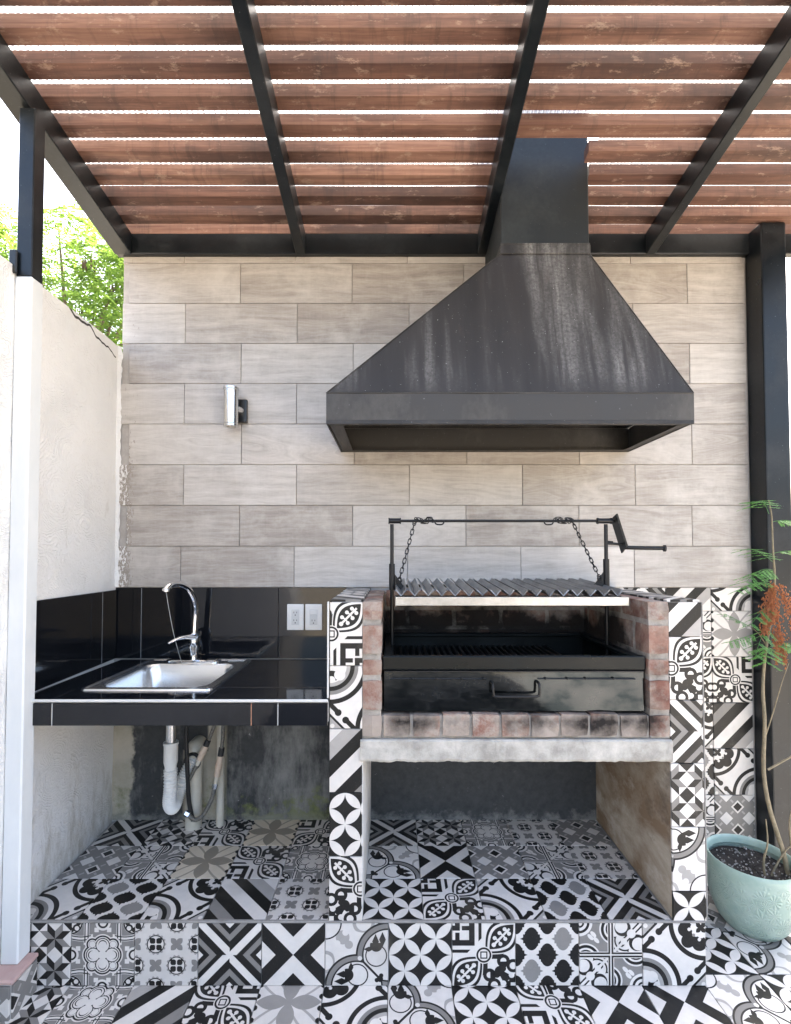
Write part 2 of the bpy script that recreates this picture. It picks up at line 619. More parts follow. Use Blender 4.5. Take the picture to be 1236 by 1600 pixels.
def hood_mat():
    g = G('weathered_black_metal')
    x, y, z = g.xyz()
    v = g.vec(x * 26.0, y * 3.0, z * 1.6)
    st = g.noise(v, 1.0, 6, .7)
    wide = g.noise(g.vec(x * 5.5, 0.0, z * .7), 1.0, 4, .6)
    sp = g.noise(g.pos(), 95, 4, .72)
    m = g.ramp(wide, .44, .64, 0, 1) * g.ramp(st, .38, .62, 0, 1) * g.ramp(sp, .36, .62, .3, 1.0)
    m = m * g.ramp(z, 1.915, 2.0, .10, 1.0)
    base = g.cmix(g.ramp(wide, .3, .7), (.010, .0088, .0082), (.030, .0265, .0245))
    col = g.cmix(m * .62, base, (.34, .33, .315))
    dots = g.ramp(g.noise(g.pos(), 170, 2, .5), .73, .77, 0, .6)
    col = g.cmix(dots, col, (.5, .5, .5))
    rust = g.ramp(g.noise(g.mapv(g.pos(), (1, 1, .5)), 9, 5, .7), .62, .8, 0, .35)
    col = g.cmix(rust, col, (.07, .045, .035))
    g.set(color=col, rough=g.ramp(st, .3, .7, .42, .6), spec=.42)
    g.bump(sp * .4 + g.noise(g.pos(), 4, 2, .5) * .6, .12, .006)
    return g.m


def slat_mat():
    g = G('red_brown_wood')
    v = g.mapv(g.pos(), (1, 1, 1), g.randoff(61.0))
    wv = g.noise(g.mapv(v, (1.5, 1, 1)), 1.5, 3, .5)
    x, y, z = g.xyz(v)
    gr = g.noise(g.vec(x * .9, y * 34.0 + wv * 2.0, z * 34.0), 1.5, 7, .68, .3)
    fine = g.noise(g.mapv(v, (2.2, 170, 170)), 1.0, 4, .7)
    run = g.noise(g.mapv(v, (16, 2, 2)), 1.6, 6, .72)
    st = g.noise(g.mapv(v, (.9, 3, 3)), 1.6, 5, .65)
    wt = g.noise(g.mapv(v, (6.0, 14, 14)), 2.0, 6, .75)
    r = g.rand()
    a = g.cmix(r, (.140, .066, .046), (.31, .175, .125))
    b = g.cmix(r, (.055, .026, .021), (.15, .068, .047))
    col = g.cmix(g.ramp(gr * .7 + fine * .3, .36, .62), b, a)
    col = g.cmix(g.ramp(st, .45, .62, 0, .82), col, (.050, .028, .024))
    col = g.cmix(g.ramp(run, .52, .64, 0, .55) * g.ramp(st, .36, .55, 0.3, 1.0), col, (.05, .03, .026))
    col = g.cmix(g.ramp(wt, .57, .65, 0, .45), col, (.40, .285, .215))
    g.set(color=col, rough=.62, spec=.35)
    g.bump(gr * .6 + fine * .4, .35, .003)
    return g.m


def sheet_mat():
    g = G('translucent_roof_sheet')
    n = g.noise(g.mapv(g.pos(), (3, 1, 1)), 3.2, 6, .7)
    sx_, sy_, sz_ = g.xyz()
    ribs = g.ramp((sx_ * 785.0).sin(), -1, 1, .30, .55)
    col = g.cmix(g.ramp(n, .58, .70, 0, .75), g.vec(ribs, ribs, ribs), (.12, .10, .07))
    tr = g.n('ShaderNodeBsdfTranslucent')
    g.put(tr.inputs[0], col)
    df = g.n('ShaderNodeBsdfDiffuse')
    g.put(df.inputs[0], col)
    mx = g.n('ShaderNodeMixShader'); mx.inputs[0].default_value = .22
    g.nt.links.new(tr.outputs[0], mx.inputs[1]); g.nt.links.new(df.outputs[0], mx.inputs[2])
    g.nt.links.new(mx.outputs[0], g.out.inputs[0])
    return g.m


def brick_mat():
    g = G('brick')
    v = g.mapv(g.pos(), (1, 1, 1), g.randoff(23.0))
    a = g.noise(v, 16, 6, .7)
    b = g.noise(v, 90, 4, .7)
    r = g.rand()
    base = g.cmix(r, (.205, .098, .074), (.26, .145, .11))
    lime = g.noise(v, 9, 6, .75)
    col = g.cmix(g.ramp(a, .40, .64, 0, .7), base, (.36, .27, .215))
    x, y, z = g.xyz()
    dusty = g.ramp(z, .86, .84, 0, .10)
    col = g.cmix(g.ramp(lime + dusty, .46, .60, 0, .75), col, (.36, .325, .28))
    # soot burnt into the bricks round the fire
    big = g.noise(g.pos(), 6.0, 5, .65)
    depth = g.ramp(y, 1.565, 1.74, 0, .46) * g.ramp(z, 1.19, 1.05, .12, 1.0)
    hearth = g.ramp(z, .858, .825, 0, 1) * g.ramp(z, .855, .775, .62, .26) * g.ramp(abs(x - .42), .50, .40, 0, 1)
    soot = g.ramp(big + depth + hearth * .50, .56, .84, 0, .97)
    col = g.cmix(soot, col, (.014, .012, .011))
    g.set(color=col, rough=.9, spec=.2)
    g.bump(a * .5 + b * .5, .8, .006)
    return g.m


def mortar_mat():
    g = G('mortar')
    a = g.noise(g.pos(), 14, 6, .7)
    b = g.noise(g.pos(), 80, 4, .7)
    col = g.cmix(g.ramp(a, .35, .7), (.22, .195, .165), (.42, .385, .34))
    x, y, z = g.xyz()
    big = g.noise(g.pos(), 6.0, 5, .65)
    depth = g.ramp(y, 1.565, 1.74, 0, .46) * g.ramp(z, 1.19, 1.05, .12, 1.0)
    soot = g.ramp(big + depth, .64, .90, 0, .96)
    col = g.cmix(soot, col, (.016, .014, .013))
    g.set(color=col, rough=.95, spec=.2)
    g.bump(a * .4 + b * .6, .9, .006)
    return g.m


def concrete_mat():
    g = G('slab_concrete')
    a = g.noise(g.pos(), 9, 6, .7)
    b = g.noise(g.pos(), 70, 4, .7)
    col = g.cmix(g.ramp(a, .36, .66), (.28, .265, .235), (.54, .515, .465))
    col = g.cmix(g.ramp(g.noise(g.mapv(g.pos(), (5, 1, 1)), 6, 5, .7), .6, .8, 0, .6), col, (.16, .15, .14))
    g.set(color=col, rough=.9, spec=.25)
    g.bump(a * .4 + b * .6, .6, .006)
    return g.m


def charcoal_mat():
    g = G('charcoal_paint')
    x, y, z = g.xyz()
    a = g.noise(g.pos(), 5.0, 6, .68)
    b = g.noise(g.pos(), 34, 5, .7)
    st = g.noise(g.mapv(g.pos(), (7, 1, 2.2)), 2.2, 6, .7)
    col = g.cmix(g.ramp(b, .3, .7), (.040, .042, .043), (.066, .068, .068))
    sink = g.ramp(x, -.12, -.24, 0, 1)
    eff = g.ramp(st * .6 + a * .4 + g.ramp(abs(x + .45), .30, .05, 0, .10), .50, .70, 0, .8) * sink
    col = g.cmix(eff, col, (.30, .30, .28))
    # bare cement edge on the left and round the pipes
    wob = g.noise(g.pos(), 8, 4, .7)
    left = g.ramp(x + (wob - .5) * .10, -1.135, -1.150, 0, 1)
    patch = (abs(x + .825) - .095).max(z - .50).max(-1.0)
    side = (abs(x + .772) - .042).max(z - 2.0)
    cem = g.ramp(patch.min(side) + (wob - .5) * .012, .004, -.006, 0, 1)
    cm = (g.math('MAXIMUM', left, cem))
    moss_n = g.noise(g.pos(), 13, 6, .7)
    ccol = g.cmix(g.ramp(a, .4, .7), (.50, .46, .38), (.33, .30, .22))
    ccol = g.cmix(g.ramp(moss_n + g.ramp(z, .52, .3, -.1, .06), .54, .68, 0, .55), ccol, (.16, .18, .075))
    col = g.cmix(cm, col, ccol)
    low = g.ramp(z, .40, .21, 0, .30) * g.ramp(x, -1.1, -.30, .35, 1.0) * sink
    col = g.cmix(g.ramp(moss_n + low, .66, .84, 0, .9), col, (.17, .20, .045))
    foot = g.ramp(moss_n + g.ramp(z, .26, .205, 0, .25), .62, .8, 0, .7)
    col = g.cmix(foot, col, (.24, .235, .215))
    chips = g.ramp(g.noise(g.pos(), 45, 3, .6), .70, .73, 0, .8) * g.ramp(a, .5, .6, 0, 1)
    col = g.cmix(chips, col, (.55, .55, .53))
    g.set(color=col, rough=.7, spec=.3)
    g.bump(a * .5 + b * .5, .35, .006)
    return g.m


def stained_wall_mat():
    g = G('stained_render')
    v = g.mapv(g.pos(), (1, .6, 1.2))
    a = g.noise(v, 5.0, 6, .68, .25)
    b = g.noise(g.pos(), 55, 4, .7)
    c = g.noise(g.mapv(g.pos(), (1, 1.0, 1.5)), 4.0, 6, .74, .2)
    col = g.cmix(g.ramp(a, .38, .64), (.25, .175, .11), (.50, .44, .35))
    col = g.cmix(g.ramp(c, .56, .70, 0, .7), col, (.12, .085, .06))
    col = g.cmix(g.ramp(c, .44, .32, 0, .55), col, (.60, .56, .49))
    g.set(color=col, rough=.85, spec=.25)
    g.bump(a * .6 + b * .4, .5, .008)
    return g.m


def gloss_mat(name='black_glazed_tile', col=(.0065, .0075, .010), rough=.035):
    g = G(name)
    n = g.noise(g.pos(), 220, 2, .5)
    d = g.ramp(n, .76, .79, 0, .5)
    sm = g.noise(g.mapv(g.pos(), (4, 4, 2)), 4, 5, .7)
    g.set(color=g.cmix(d, col, (.3, .3, .3)), rough=g.ramp(sm, .42, .75, rough, rough + .13), spec=.4)
    g.bump(g.noise(g.pos(), 3.0, 2, .5), .03, .004)
    return g.m


def brushed(name, col=(.62, .62, .61), rough=(.16, .34), stretch=(1, 1, 60)):
    g = G(name)
    v = g.mapv(g.pos(), stretch)
    n = g.noise(v, 20, 3, .6)
    m = g.noise(g.pos(), 9, 4, .6)
    g.set(color=g.cmix(g.ramp(m, .4, .8, 0, .3), col, tuple(c * .7 for c in col)), rough=g.ramp(n, .3, .7, rough[0], rough[1]), metal=1.0)
    return g.m


def door_mat():
    g = G('oiled_drawer_steel')
    v = g.mapv(g.pos(), (1, 1, 1.6))
    a = g.noise(v, 5.0, 6, .68)
    b = g.noise(v, 40, 4, .7)
    col = g.cmix(g.ramp(a, .38, .66), (.012, .016, .018), (.055, .058, .058))
    soot = g.ramp(a * .8 + b * .2, .48, .66, .0, 1.0)
    g.set(color=g.cmix(soot * .6, col, (.012, .014, .015)), rough=g.ramp(b, .3, .7, .05, .12), metal=g.ramp(soot, 0, 1, .9, .5), spec=.5)
    g.bump(a, .05, .006)
    return g.m


def pot_mat():
    g = G('teal_glaze')
    vo = g.n('ShaderNodeTexVoronoi', feature='F1')
    x, y, z = g.xyz()
    ang = g.math('ARCTAN2', y - 1.823, x - 1.317)
    cv = g.vec(ang * 3.0, z * 20.0, 0.0)
    g.put(vo.inputs['Vector'], cv)
    vo.inputs['Scale'].default_value = 1.25
    d = V(g, vo.outputs['Distance'])
    dx, dy, dz = g.xyz(vo.outputs['Position'])
    rx, ry = ang * 3.0 - dx, z * 20.0 - dy
    th = g.math('ARCTAN2', ry, rx)
    n0 = g.noise(g.pos(), 30, 3, .6)
    petals = (th * 10.0 + n0 * 5.0).cos() * .5 + .5
    h = petals * g.ramp(d, .04, .12, 0, 1) * g.ramp(d, .72, .58, 0, 1)
    h = h * g.ramp(z, .225, .205, 0, 1)
    n = g.noise(g.pos(), 24, 5, .6)
    col = g.cmix(g.ramp(n, .3, .7), (.275, .38, .32), (.36, .455, .39))
    col = g.cmix(g.ramp(n, .60, .85, 0, .4), col, (.44, .51, .45))
    g.set(color=col, rough=.35, spec=.5)
    g.bump(h * .8 + n * .1, .5, .005)
    return g.m


def leaf_mat(name, c1, c2, trans=.45):
    g = G(name)
    n = g.noise(g.pos(), 7.0, 3, .6)
    r = g.n('ShaderNodeNewGeometry').outputs['Random Per Island']
    col = g.cmix(g.ramp(n * .5 + V(g, r) * .5, .25, .75), c1, c2)
    g.set(color=col, rough=.5, spec=.4)
    tr = g.n('ShaderNodeBsdfTranslucent')
    g.put(tr.inputs[0], g.cmix(.5, col, (c2[0] * 1.8, c2[1] * 1.6, c2[2])))
    mx = g.n('ShaderNodeMixShader'); mx.inputs[0].default_value = trans
    g.nt.links.new(g.p.outputs[0], mx.inputs[1]); g.nt.links.new(tr.outputs[0], mx.inputs[2])
    g.nt.links.new(mx.outputs[0], g.out.inputs[0])
    return g.m


def flat(name, col, rough=.5, metal=0.0, spec=.5):
    return G(name).set(color=col, rough=rough, metal=metal, spec=spec)


MT = dict(
    flue=steel_mat('flue_steel', (.010, .013, .0145), (.05, .058, .06), .7, (.5, .7)), skirt=steel_mat('skirt_steel', (.036, .033, .030), (.12, .112, .10), .75, (.46, .62), (1, 1, .6)), plank=plank_mat(), stucco=stucco_mat('white_stucco', True), steel=steel_mat(), hood=hood_mat(), slat=slat_mat(), sheet=sheet_mat(),
    brick=brick_mat(), mortar=mortar_mat(), slab=concrete_mat(), charcoal=charcoal_mat(), stain=stained_wall_mat(), gloss=gloss_mat(),
    grout=grunge('grout', (.20, .19, .175), (.33, .31, .285), 20, (.8, .95), per_obj=False, bump=.3),
    palegrout=grunge('pale_grout', (.36, .33, .30), (.48, .45, .415), 20, (.8, .95), per_obj=False, bump=.3),
    trim=flat('white_trim', (.60, .60, .58), .4),
    copper=flat('copper_joint', (.42, .20, .12), .4), joint=flat('pale_joint', (.30, .31, .32), .7),
    post=grunge('white_post_paint', (.66, .68, .68), (.76, .77, .76), 5, (.35, .5), (1, 1, .4), .08, per_obj=False),
    pink=grunge('pink_cement', (.46, .30, .27), (.55, .40, .36), 12, (.8, .9), bump=.5, per_obj=False),
    inox=flat('stainless_steel', (.74, .74, .73), .27, 1.0),
    chrome=flat('chrome', (.75, .75, .75), .07, 1.0),
    lampsteel=flat('lamp_steel', (.70, .69, .67), .22, 1.0),
    blackplastic=flat('black_plastic', (.012, .012, .012), .35),
    whiteplastic=flat('white_plastic', (.74, .73, .70), .3),
    pvc=grunge('white_pvc', (.70, .70, .67), (.78, .78, .76), 14, (.3, .4), bump=0, per_obj=False),
    cream=grunge('cream_pvc', (.56, .52, .42), (.66, .63, .55), 9, (.35, .55), bump=0, per_obj=False),
    hose=grunge('braided_hose', (.07, .07, .065), (.22, .21, .18), 150, (.35, .5), bump=.3, per_obj=False),
    darkhose=flat('black_hose', (.02, .02, .02), .45),
    beige=grunge('beige_valve', (.55, .43, .33), (.65, .55, .45), 20, (.4, .6), bump=0, per_obj=False),
    soot=steel_mat('sooty_steel', (.003, .0048, .0055), (.024, .034, .037), .4, (.25, .5), spec=.22),
    door=door_mat(),
    rod=steel_mat('forged_black', (.004, .004, .0045), (.03, .03, .03), .35, (.35, .55)),
    bar=grunge('worn_grate_steel', (.14, .14, .14), (.36, .36, .35), 22, (.35, .55), (1, .25, 1), .2, metal=.5),
    tray=grunge('tray_steel', (.40, .39, .36), (.60, .59, .56), 12, (.3, .5), metal=.6, bump=.1),
    pot=pot_mat(),
    soil=grunge('soil', (.012, .010, .009), (.05, .042, .036), 70, (.9, 1), bump=1.0, bdist=.012, per_obj=False),
    pebble=grunge('pebble', (.10, .09, .08), (.4, .38, .36), 60, (.7, .9)),
    stem=grunge('plant_stem', (.15, .12, .07), (.27, .22, .14), 60, (.6, .8), per_obj=False),
    leaf=leaf_mat('feather_leaf', (.05, .18, .055), (.13, .32, .09), .4),
    seed=leaf_mat('dry_seed', (.28, .095, .04), (.45, .19, .085), .25),
    tree=leaf_mat('tree_leaf', (.06, .145, .035), (.16, .26, .06), .5),
    pod=flat('dry_pod', (.10, .06, .035), .8),
    bark=grunge('bark', (.10, .075, .05), (.22, .18, .13), 18, (.8, .95), (1, 1, .25), .8, per_obj=False),
    earth=grunge('earth', (.20, .175, .13), (.30, .265, .205), 1.5, (.9, 1), per_obj=False),
    cement=grunge('cement', (.38, .365, .345), (.52, .50, .47), 8, (.85, .95), per_obj=False, bump=.4),
)


# ------------------------------------------------------------------ mesh helpers
def link(name, me, mat, parent=None, smooth=False):
    o = bpy.data.objects.new(name, me)
    C.objects.link(o)
    if mat is not None and not me.materials:
        me.materials.append(mat)
    if smooth:
        for p in me.polygons:
            p.use_smooth = True
    if parent is not None:
        o.parent = parent
        # only the Empties carry a location; every mesh parent is built in world space
        o.matrix_parent_inverse = Matrix.Translation(-parent.location) if parent.type == 'EMPTY' else Matrix()
    return o


def bm_obj(name, bm, mat, parent=None, smooth=False, recalc=True):
    if recalc:
        bmesh.ops.recalc_face_normals(bm, faces=bm.faces)
    me = bpy.data.meshes.new(name)
    bm.to_mesh(me)
    bm.free()
    return link(name, me, mat, parent, smooth)


def thing(name, label, cat, loc=(0, 0, 0), group=None):
    o = bpy.data.objects.new(name, None)
    o.empty_display_size = .1
    C.objects.link(o)
    o.location = loc
    return tag(o, label, cat, group)


def tag(o, label, cat, group=None):
    o['label'] = label
    o['category'] = cat
    if group:
        o['group'] = group
    return o


def struct(o):
    o['kind'] = 'structure'
    return o


def box_bm(x0, x1, y0, y1, z0, z1, bev=0.0, seg=1, bm=None):
    b = bmesh.new()
    bmesh.ops.create_cube(b, size=1)
    for v in b.verts:
        v.co = Vector((x0 + (v.co.x + .5) * (x1 - x0), y0 + (v.co.y + .5) * (y1 - y0), z0 + (v.co.z + .5) * (z1 - z0)))
    if bev:
        bmesh.ops.bevel(b, geom=list(b.edges), offset=bev, segments=seg, affect='EDGES', profile=.5)
    if bm is not None:
        join(bm, b)
        return bm
    return b


def join(dst, src):
    mp = {}
    for v in src.verts:
        mp[v.index if False else v] = dst.verts.new(v.co)
    for f in src.faces:
        try:
            dst.faces.new([mp[v] for v in f.verts])
        except ValueError:
            pass
    src.free()


def box(name, x0, x1, y0, y1, z0, z1, mat, parent=None, bev=0.002, seg=1):
    return bm_obj(name, box_bm(x0, x1, y0, y1, z0, z1, bev, seg), mat, parent)


def prism_bm(pts, axis, a, b):
    """extrude a 2-D outline along an axis: 'x' outline is (y,z), 'y' is (x,z), 'z' is (x,y)"""
    bm = bmesh.new()
    def P(p, t):
        return {'x': (t, p[0], p[1]), 'y': (p[0], t, p[1]), 'z': (p[0], p[1], t)}[axis]
    A = [bm.verts.new(P(p, a)) for p in pts]
    B = [bm.verts.new(P(p, b)) for p in pts]
    n = len(pts)
    bm.faces.new(A); bm.faces.new(B[::-1])
    for i in range(n):
        bm.faces.new((A[i], A[(i + 1) % n], B[(i + 1) % n], B[i]))
    return bm


def smooth_path(pts, sub=8):
    """Catmull-Rom through the points"""
    pts = [Vector(p) for p in pts]
    if len(pts) < 3:
        return pts
    out = []
    for i in range(len(pts) - 1):
        p0 = pts[max(i - 1, 0)]; p1 = pts[i]; p2 = pts[i + 1]; p3 = pts[min(i + 2, len(pts) - 1)]
        for k in range(sub):
            t = k / sub
            out.append(.5 * ((2 * p1) + (-p0 + p2) * t + (2 * p0 - 5 * p1 + 4 * p2 - p3) * t * t + (-p0 + 3 * p1 - 3 * p2 + p3) * t ** 3))
    out.append(pts[-1])
    return out


def tube_bm(pts, rad, seg=8, bm=None, cap=True):
    """rad: number, list, or function of (0..1)"""
    pts = [Vector(p) for p in pts]
    n = len(pts)
    own = bm is None
    bm = bm or bmesh.new()
    t = (pts[1] - pts[0]).normalized()
    up = Vector((0, 0, 1)) if abs(t.z) < .9 else Vector((1, 0, 0))
    nrm = t.cross(up).normalized()
    rings = []
    for i, p in enumerate(pts):
        t2 = (pts[min(i + 1, n - 1)] - pts[max(i - 1, 0)])
        if t2.length < 1e-9:
            t2 = t
        t2.normalize()
        nrm = (nrm - t2 * nrm.dot(t2))
        if nrm.length < 1e-6:
            nrm = t2.orthogonal()
        nrm.normalize()
        bi = t2.cross(nrm)
        r = rad(i / (n - 1)) if callable(rad) else (rad[i] if isinstance(rad, (list, tuple)) else rad)
        rings.append([bm.verts.new(p + (nrm * math.cos(6.28319 * k / seg) + bi * math.sin(6.28319 * k / seg)) * r) for k in range(seg)])
    for a, b in zip(rings, rings[1:]):
        for k in range(seg):
            bm.faces.new((a[k], a[(k + 1) % seg], b[(k + 1) % seg], b[k]))
    if cap:
        bm.faces.new(rings[0][::-1]); bm.faces.new(rings[-1])
    return bm


def tube(name, pts, rad, mat, parent=None, seg=10, sub=0):
    if sub:
        pts = smooth_path(pts, sub)
    return autosmooth(bm_obj(name, tube_bm(pts, rad, seg), mat, parent), 50)


def lathe_bm(prof, center, seg=40, bm=None):
    bm = bm or bmesh.new()
    cx, cy = center
    rings = []
    for r, z in prof:
        if r < 1e-5:
            rings.append([bm.verts.new((cx, cy, z))])
        else:
            rings.append([bm.verts.new((cx + r * math.cos(6.28319 * k / seg), cy + r * math.sin(6.28319 * k / seg), z)) for k in range(seg)])
    for a, b in zip(rings, rings[1:]):
        for k in range(seg):
            k2 = (k + 1) % seg
            if len(a) == 1:
                bm.faces.new((a[0], b[k], b[k2]))
            elif len(b) == 1:
                bm.faces.new((a[k], a[k2], b[0]))
            else:
                bm.faces.new((a[k], a[k2], b[k2], b[k]))
    return bm


def autosmooth(o, ang=40):
    me = o.data
    for p in me.polygons:
        p.use_smooth = True
    try:
        me.set_sharp_from_angle(angle=R(ang))
    except Exception:
        pass
    return o


# ---- a tile: local x,y in its plane, z its normal; uv window of the 0..1 design
_tiles = {}


def tile_mesh(w, h, th, mat, uvw, rot, tag_):
    key = (round(w, 4), round(h, 4), th, tag_, tuple(round(q, 3) for q in uvw), rot)
    if key in _tiles:
        return _tiles[key]
    b = .0012
    vs = [(0, 0, 0), (w, 0, 0), (w, h, 0), (0, h, 0), (0, 0, th - b), (w, 0, th - b), (w, h, th - b), (0, h, th - b),
          (b, b, th), (w - b, b, th), (w - b, h - b, th), (b, h - b, th)]
    fs = [(8, 9, 10, 11), (4, 5, 9, 8), (5, 6, 10, 9), (6, 7, 11, 10), (7, 4, 8, 11), (0, 1, 5, 4), (1, 2, 6, 5), (2, 3, 7, 6), (3, 0, 4, 7), (3, 2, 1, 0)]
    me = bpy.data.meshes.new('tile')
    me.from_pydata(vs, [], fs)
    uv = me.uv_layers.new(name='UVMap')
    u0, u1, v0, v1 = uvw
    for p in me.polygons:
        for li in p.loop_indices:
            x, y, z = vs[me.loops[li].vertex_index]
            a, c = u0 + (u1 - u0) * x / w, v0 + (v1 - v0) * y / h
            r = rot
            if r >= 4:
                a = 1 - a
            for _ in range(r % 4):
                a, c = c, 1 - a
            uv.data[li].uv = (a, c)
    me.materials.append(mat)
    _tiles[key] = me
    return me


def tile(parent, org, ux, uy, w, h, design=None, rot=0, th=.007, uvw=(0, 1, 0, 1), mat=None, name='tile', gap=.0012):
    """org: lower-left corner of the cell on the backing; the piece sits inside the cell with a joint all round"""
    ux, uy = Vector(ux), Vector(uy)
    nz = ux.cross(uy)
    me = tile_mesh(w - 2 * gap, h - 2 * gap, th, mat or TILEMAT[design], uvw, rot, design or mat.name)
    o = link(name, me, None, parent)
    jz = rnd.uniform(-.0004, .0004)
    p = Vector(org) + ux * gap + uy * gap + nz * jz
    M = Matrix((( ux.x, uy.x, nz.x, p.x), (ux.y, uy.y, nz.y, p.y), (ux.z, uy.z, nz.z, p.z), (0, 0, 0, 1)))
    o.matrix_basis = M
    return o


EX, EY, EZ = (1, 0, 0), (0, 1, 0), (0, 0, 1)

# ------------------------------------------------------------------ ground and floors
WALLY = 2.162      # face of the back wall
FRONT = 1.560      # face of the platform riser and pillars
LW = -1.212        # left wall face
refl_dark = grunge('dark_reflected_ground', (.022, .021, .021), (.045, .043, .042), 4, (.6, .8), per_obj=False, bump=.3)
gnd = struct(box('ground', -60, 60, -60, 60, -.5, -.02, MT['earth'], bev=0))
floor = struct(box('patio_floor', -1.215, 3.4, .2, 2.6, -.018, -.007, MT['grout'], bev=0))
struct(box('unseen_dark_ground', -1.215, 1.39, -3.2, .199, -.018, -.003, refl_dark, bev=0))  # unseen ground strip, added so the drawer's left side reflects dark
struct(box('unseen_pale_ground', 1.395, 3.4, -3.2, .199, -.018, -.003, MT['cement'], bev=0))  # unseen pale strip, added for the bright reflection at the drawer's right
# tile rows: front row between y 1.405 and 1.605 (joints every 0.2 m)
row0 = dict(zip(range(-7, 9), 'N A B L H M K F G H E E F G I C'.split()))
rot0 = {-7: 0, -6: 0, -5: 0, -4: 1, -3: 3, -2: 0, -1: 1, 0: 4, 1: 0, 2: 6, 3: 1, 4: 0, 5: 0, 6: 0, 7: 0, 8: 1}
pool = 'ABCDEFGHIJKLMN'
for r in range(-6, 5):
    y0 = 1.405 + .2 * r
    for c in range(-7, 9):
        x0 = -.018 + .2 * c
        if r > 0 and x0 < .9:
            continue
        if r < -3 and not (-5 < c < 7):
            continue
        if r == 0:
            dsg, rt = row0[c], rot0[c]
        elif r == 1:
            dsg, rt = {5: ('G', 0), 6: ('F', 5)}.get(c, ('G', 0))
        else:
            dsg, rt = rnd.choice(pool), rnd.randrange(4)
        w, h = .2, .2
        if y0 + h > 2.16:
            h = 2.16 - y0
        if h < .03:
            continue
        tx0, u0 = x0, 0.0
        if x0 < -1.2:
            u0 = (-1.2 - x0) / .2
            tx0, w = -1.2, .2 - (-1.2 - x0)
            if w < .03:
                continue
        tile(floor, (tx0, y0, -.007), EX, EY, w, h, dsg, rt, uvw=(u0, 1, 0, h / .2))

# raised platform the sink and the barbecue stand on
plat = struct(box('platform', -1.22, .985, FRONT + .007, WALLY, -.006, .192, MT['cement'], bev=0))
xs = [-1.216 + .2 * i for i in range(12)]
for i, d in enumerate('ABCDEFGHIJK'):
    x0 = -1.216 + .2 * i
    w, u0 = .2, 0
    tile(plat, (x0, FRONT + .007, .0), EX, EZ, w, .194, d, {0: 0, 4: 0, 5: 0, 6: 0, 7: 0, 10: 0}.get(i, 0), uvw=(u0, 1, 0.02, .99), name='riser_tile')
# grey nosing strip along the top of the riser
box('nosing_strip', -1.216, .985, FRONT - .002, FRONT + .007, .1945, .2015, MT['grout'], plat, .0015)
UP = ['KIKLC', 'NJTHB', 'DAHTH']
UPR = [[0, 1, 0, 0, 0], [0, 1, 0, 1, 0], [0, 0, 1, 0, 0]]
for r in range(3):
    for c in range(5):
        x0 = -1.206 + .2 * c
        h = .2 if r < 2 else WALLY - (FRONT + .007) - .4
        tile(plat, (x0, FRONT + .007 + .2 * r, .192), EX, EY, .2, h, UP[r][c], UPR[r][c], th=.008, uvw=(0, 1, 0, h / .2))
NI = ['GHKID', 'FENJC', 'DABCN']
NIR = [[0, 0, 0, 0, 0], [3, 1, 0, 0, 0], [0, 0, 0, 0, 0]]
for r in range(3):
    for c in range(5):
        x0 = -.100 + .196 * c
        h = .2 if r < 2 else WALLY - (FRONT + .007) - .4
        tile(plat, (x0, FRONT + .007 + .2 * r, .192), EX, EY, .196, h, NI[r][c], NIR[r][c], th=.008, uvw=(0, .98, 0, h / .2))

# ------------------------------------------------------------------ back wall
wall = thing('back_wall', 'tall masonry back wall clad in greige wood-look plank tiles above black and patterned tiles', 'wall', (.2, 2.25, 0))
box('masonry', -1.215, 1.66, WALLY, 2.33, -.01, 2.716, MT['palegrout'], wall, 0)
box('masonry_return', -1.42, -1.2155, WALLY - .001, 2.33, -.01, 2.24, MT['cement'], wall, 0)
PW, PH, Z0 = .501, .1815, 1.212
XR = 1.576
starts = [-.9405, -.682, -.9316, -.677, -.933, -.681, -.9324, -.6867, -.940]
for r in range(9):
    z0 = Z0 + PH * r
    h = min(PH, 2.716 - z0)
    XL = -1.2145 if z0 > 2.1 else -1.236
    x = starts[r] - PW * 1
    while x < XR:
        a, b = max(x, XL), min(x + PW, XR)
        if b - a > .015:
            tile(wall, (a, WALLY, z0), EX, EZ, b - a, h, mat=MT['plank'], th=.008, name='plank_tile', uvw=((a - x) / PW, (b - x) / PW, 0, h / PH), gap=.0011)
        x += PW
# black glazed splashback behind the sink
for a, b in ((-1.236, -1.112), (-1.112, -.508), (-.508, -.207)):
    tile(wall, (a, WALLY, .9), EX, EZ, b - a, 1.212 - .9, mat=MT['gloss'], th=.007, name='splashback_tile', gap=.0009)
for x in (-1.112,):
    box('joint_strip', x - .001, x + .001, WALLY - .0066, WALLY - .001, .902, 1.21, MT['joint'], wall, 0)
# charcoal painted lower wall (under the sink and in the wood store)
box('charcoal_plinth', -1.245, .96, WALLY - .004, WALLY, .2, .87, MT['charcoal'], wall, 0)
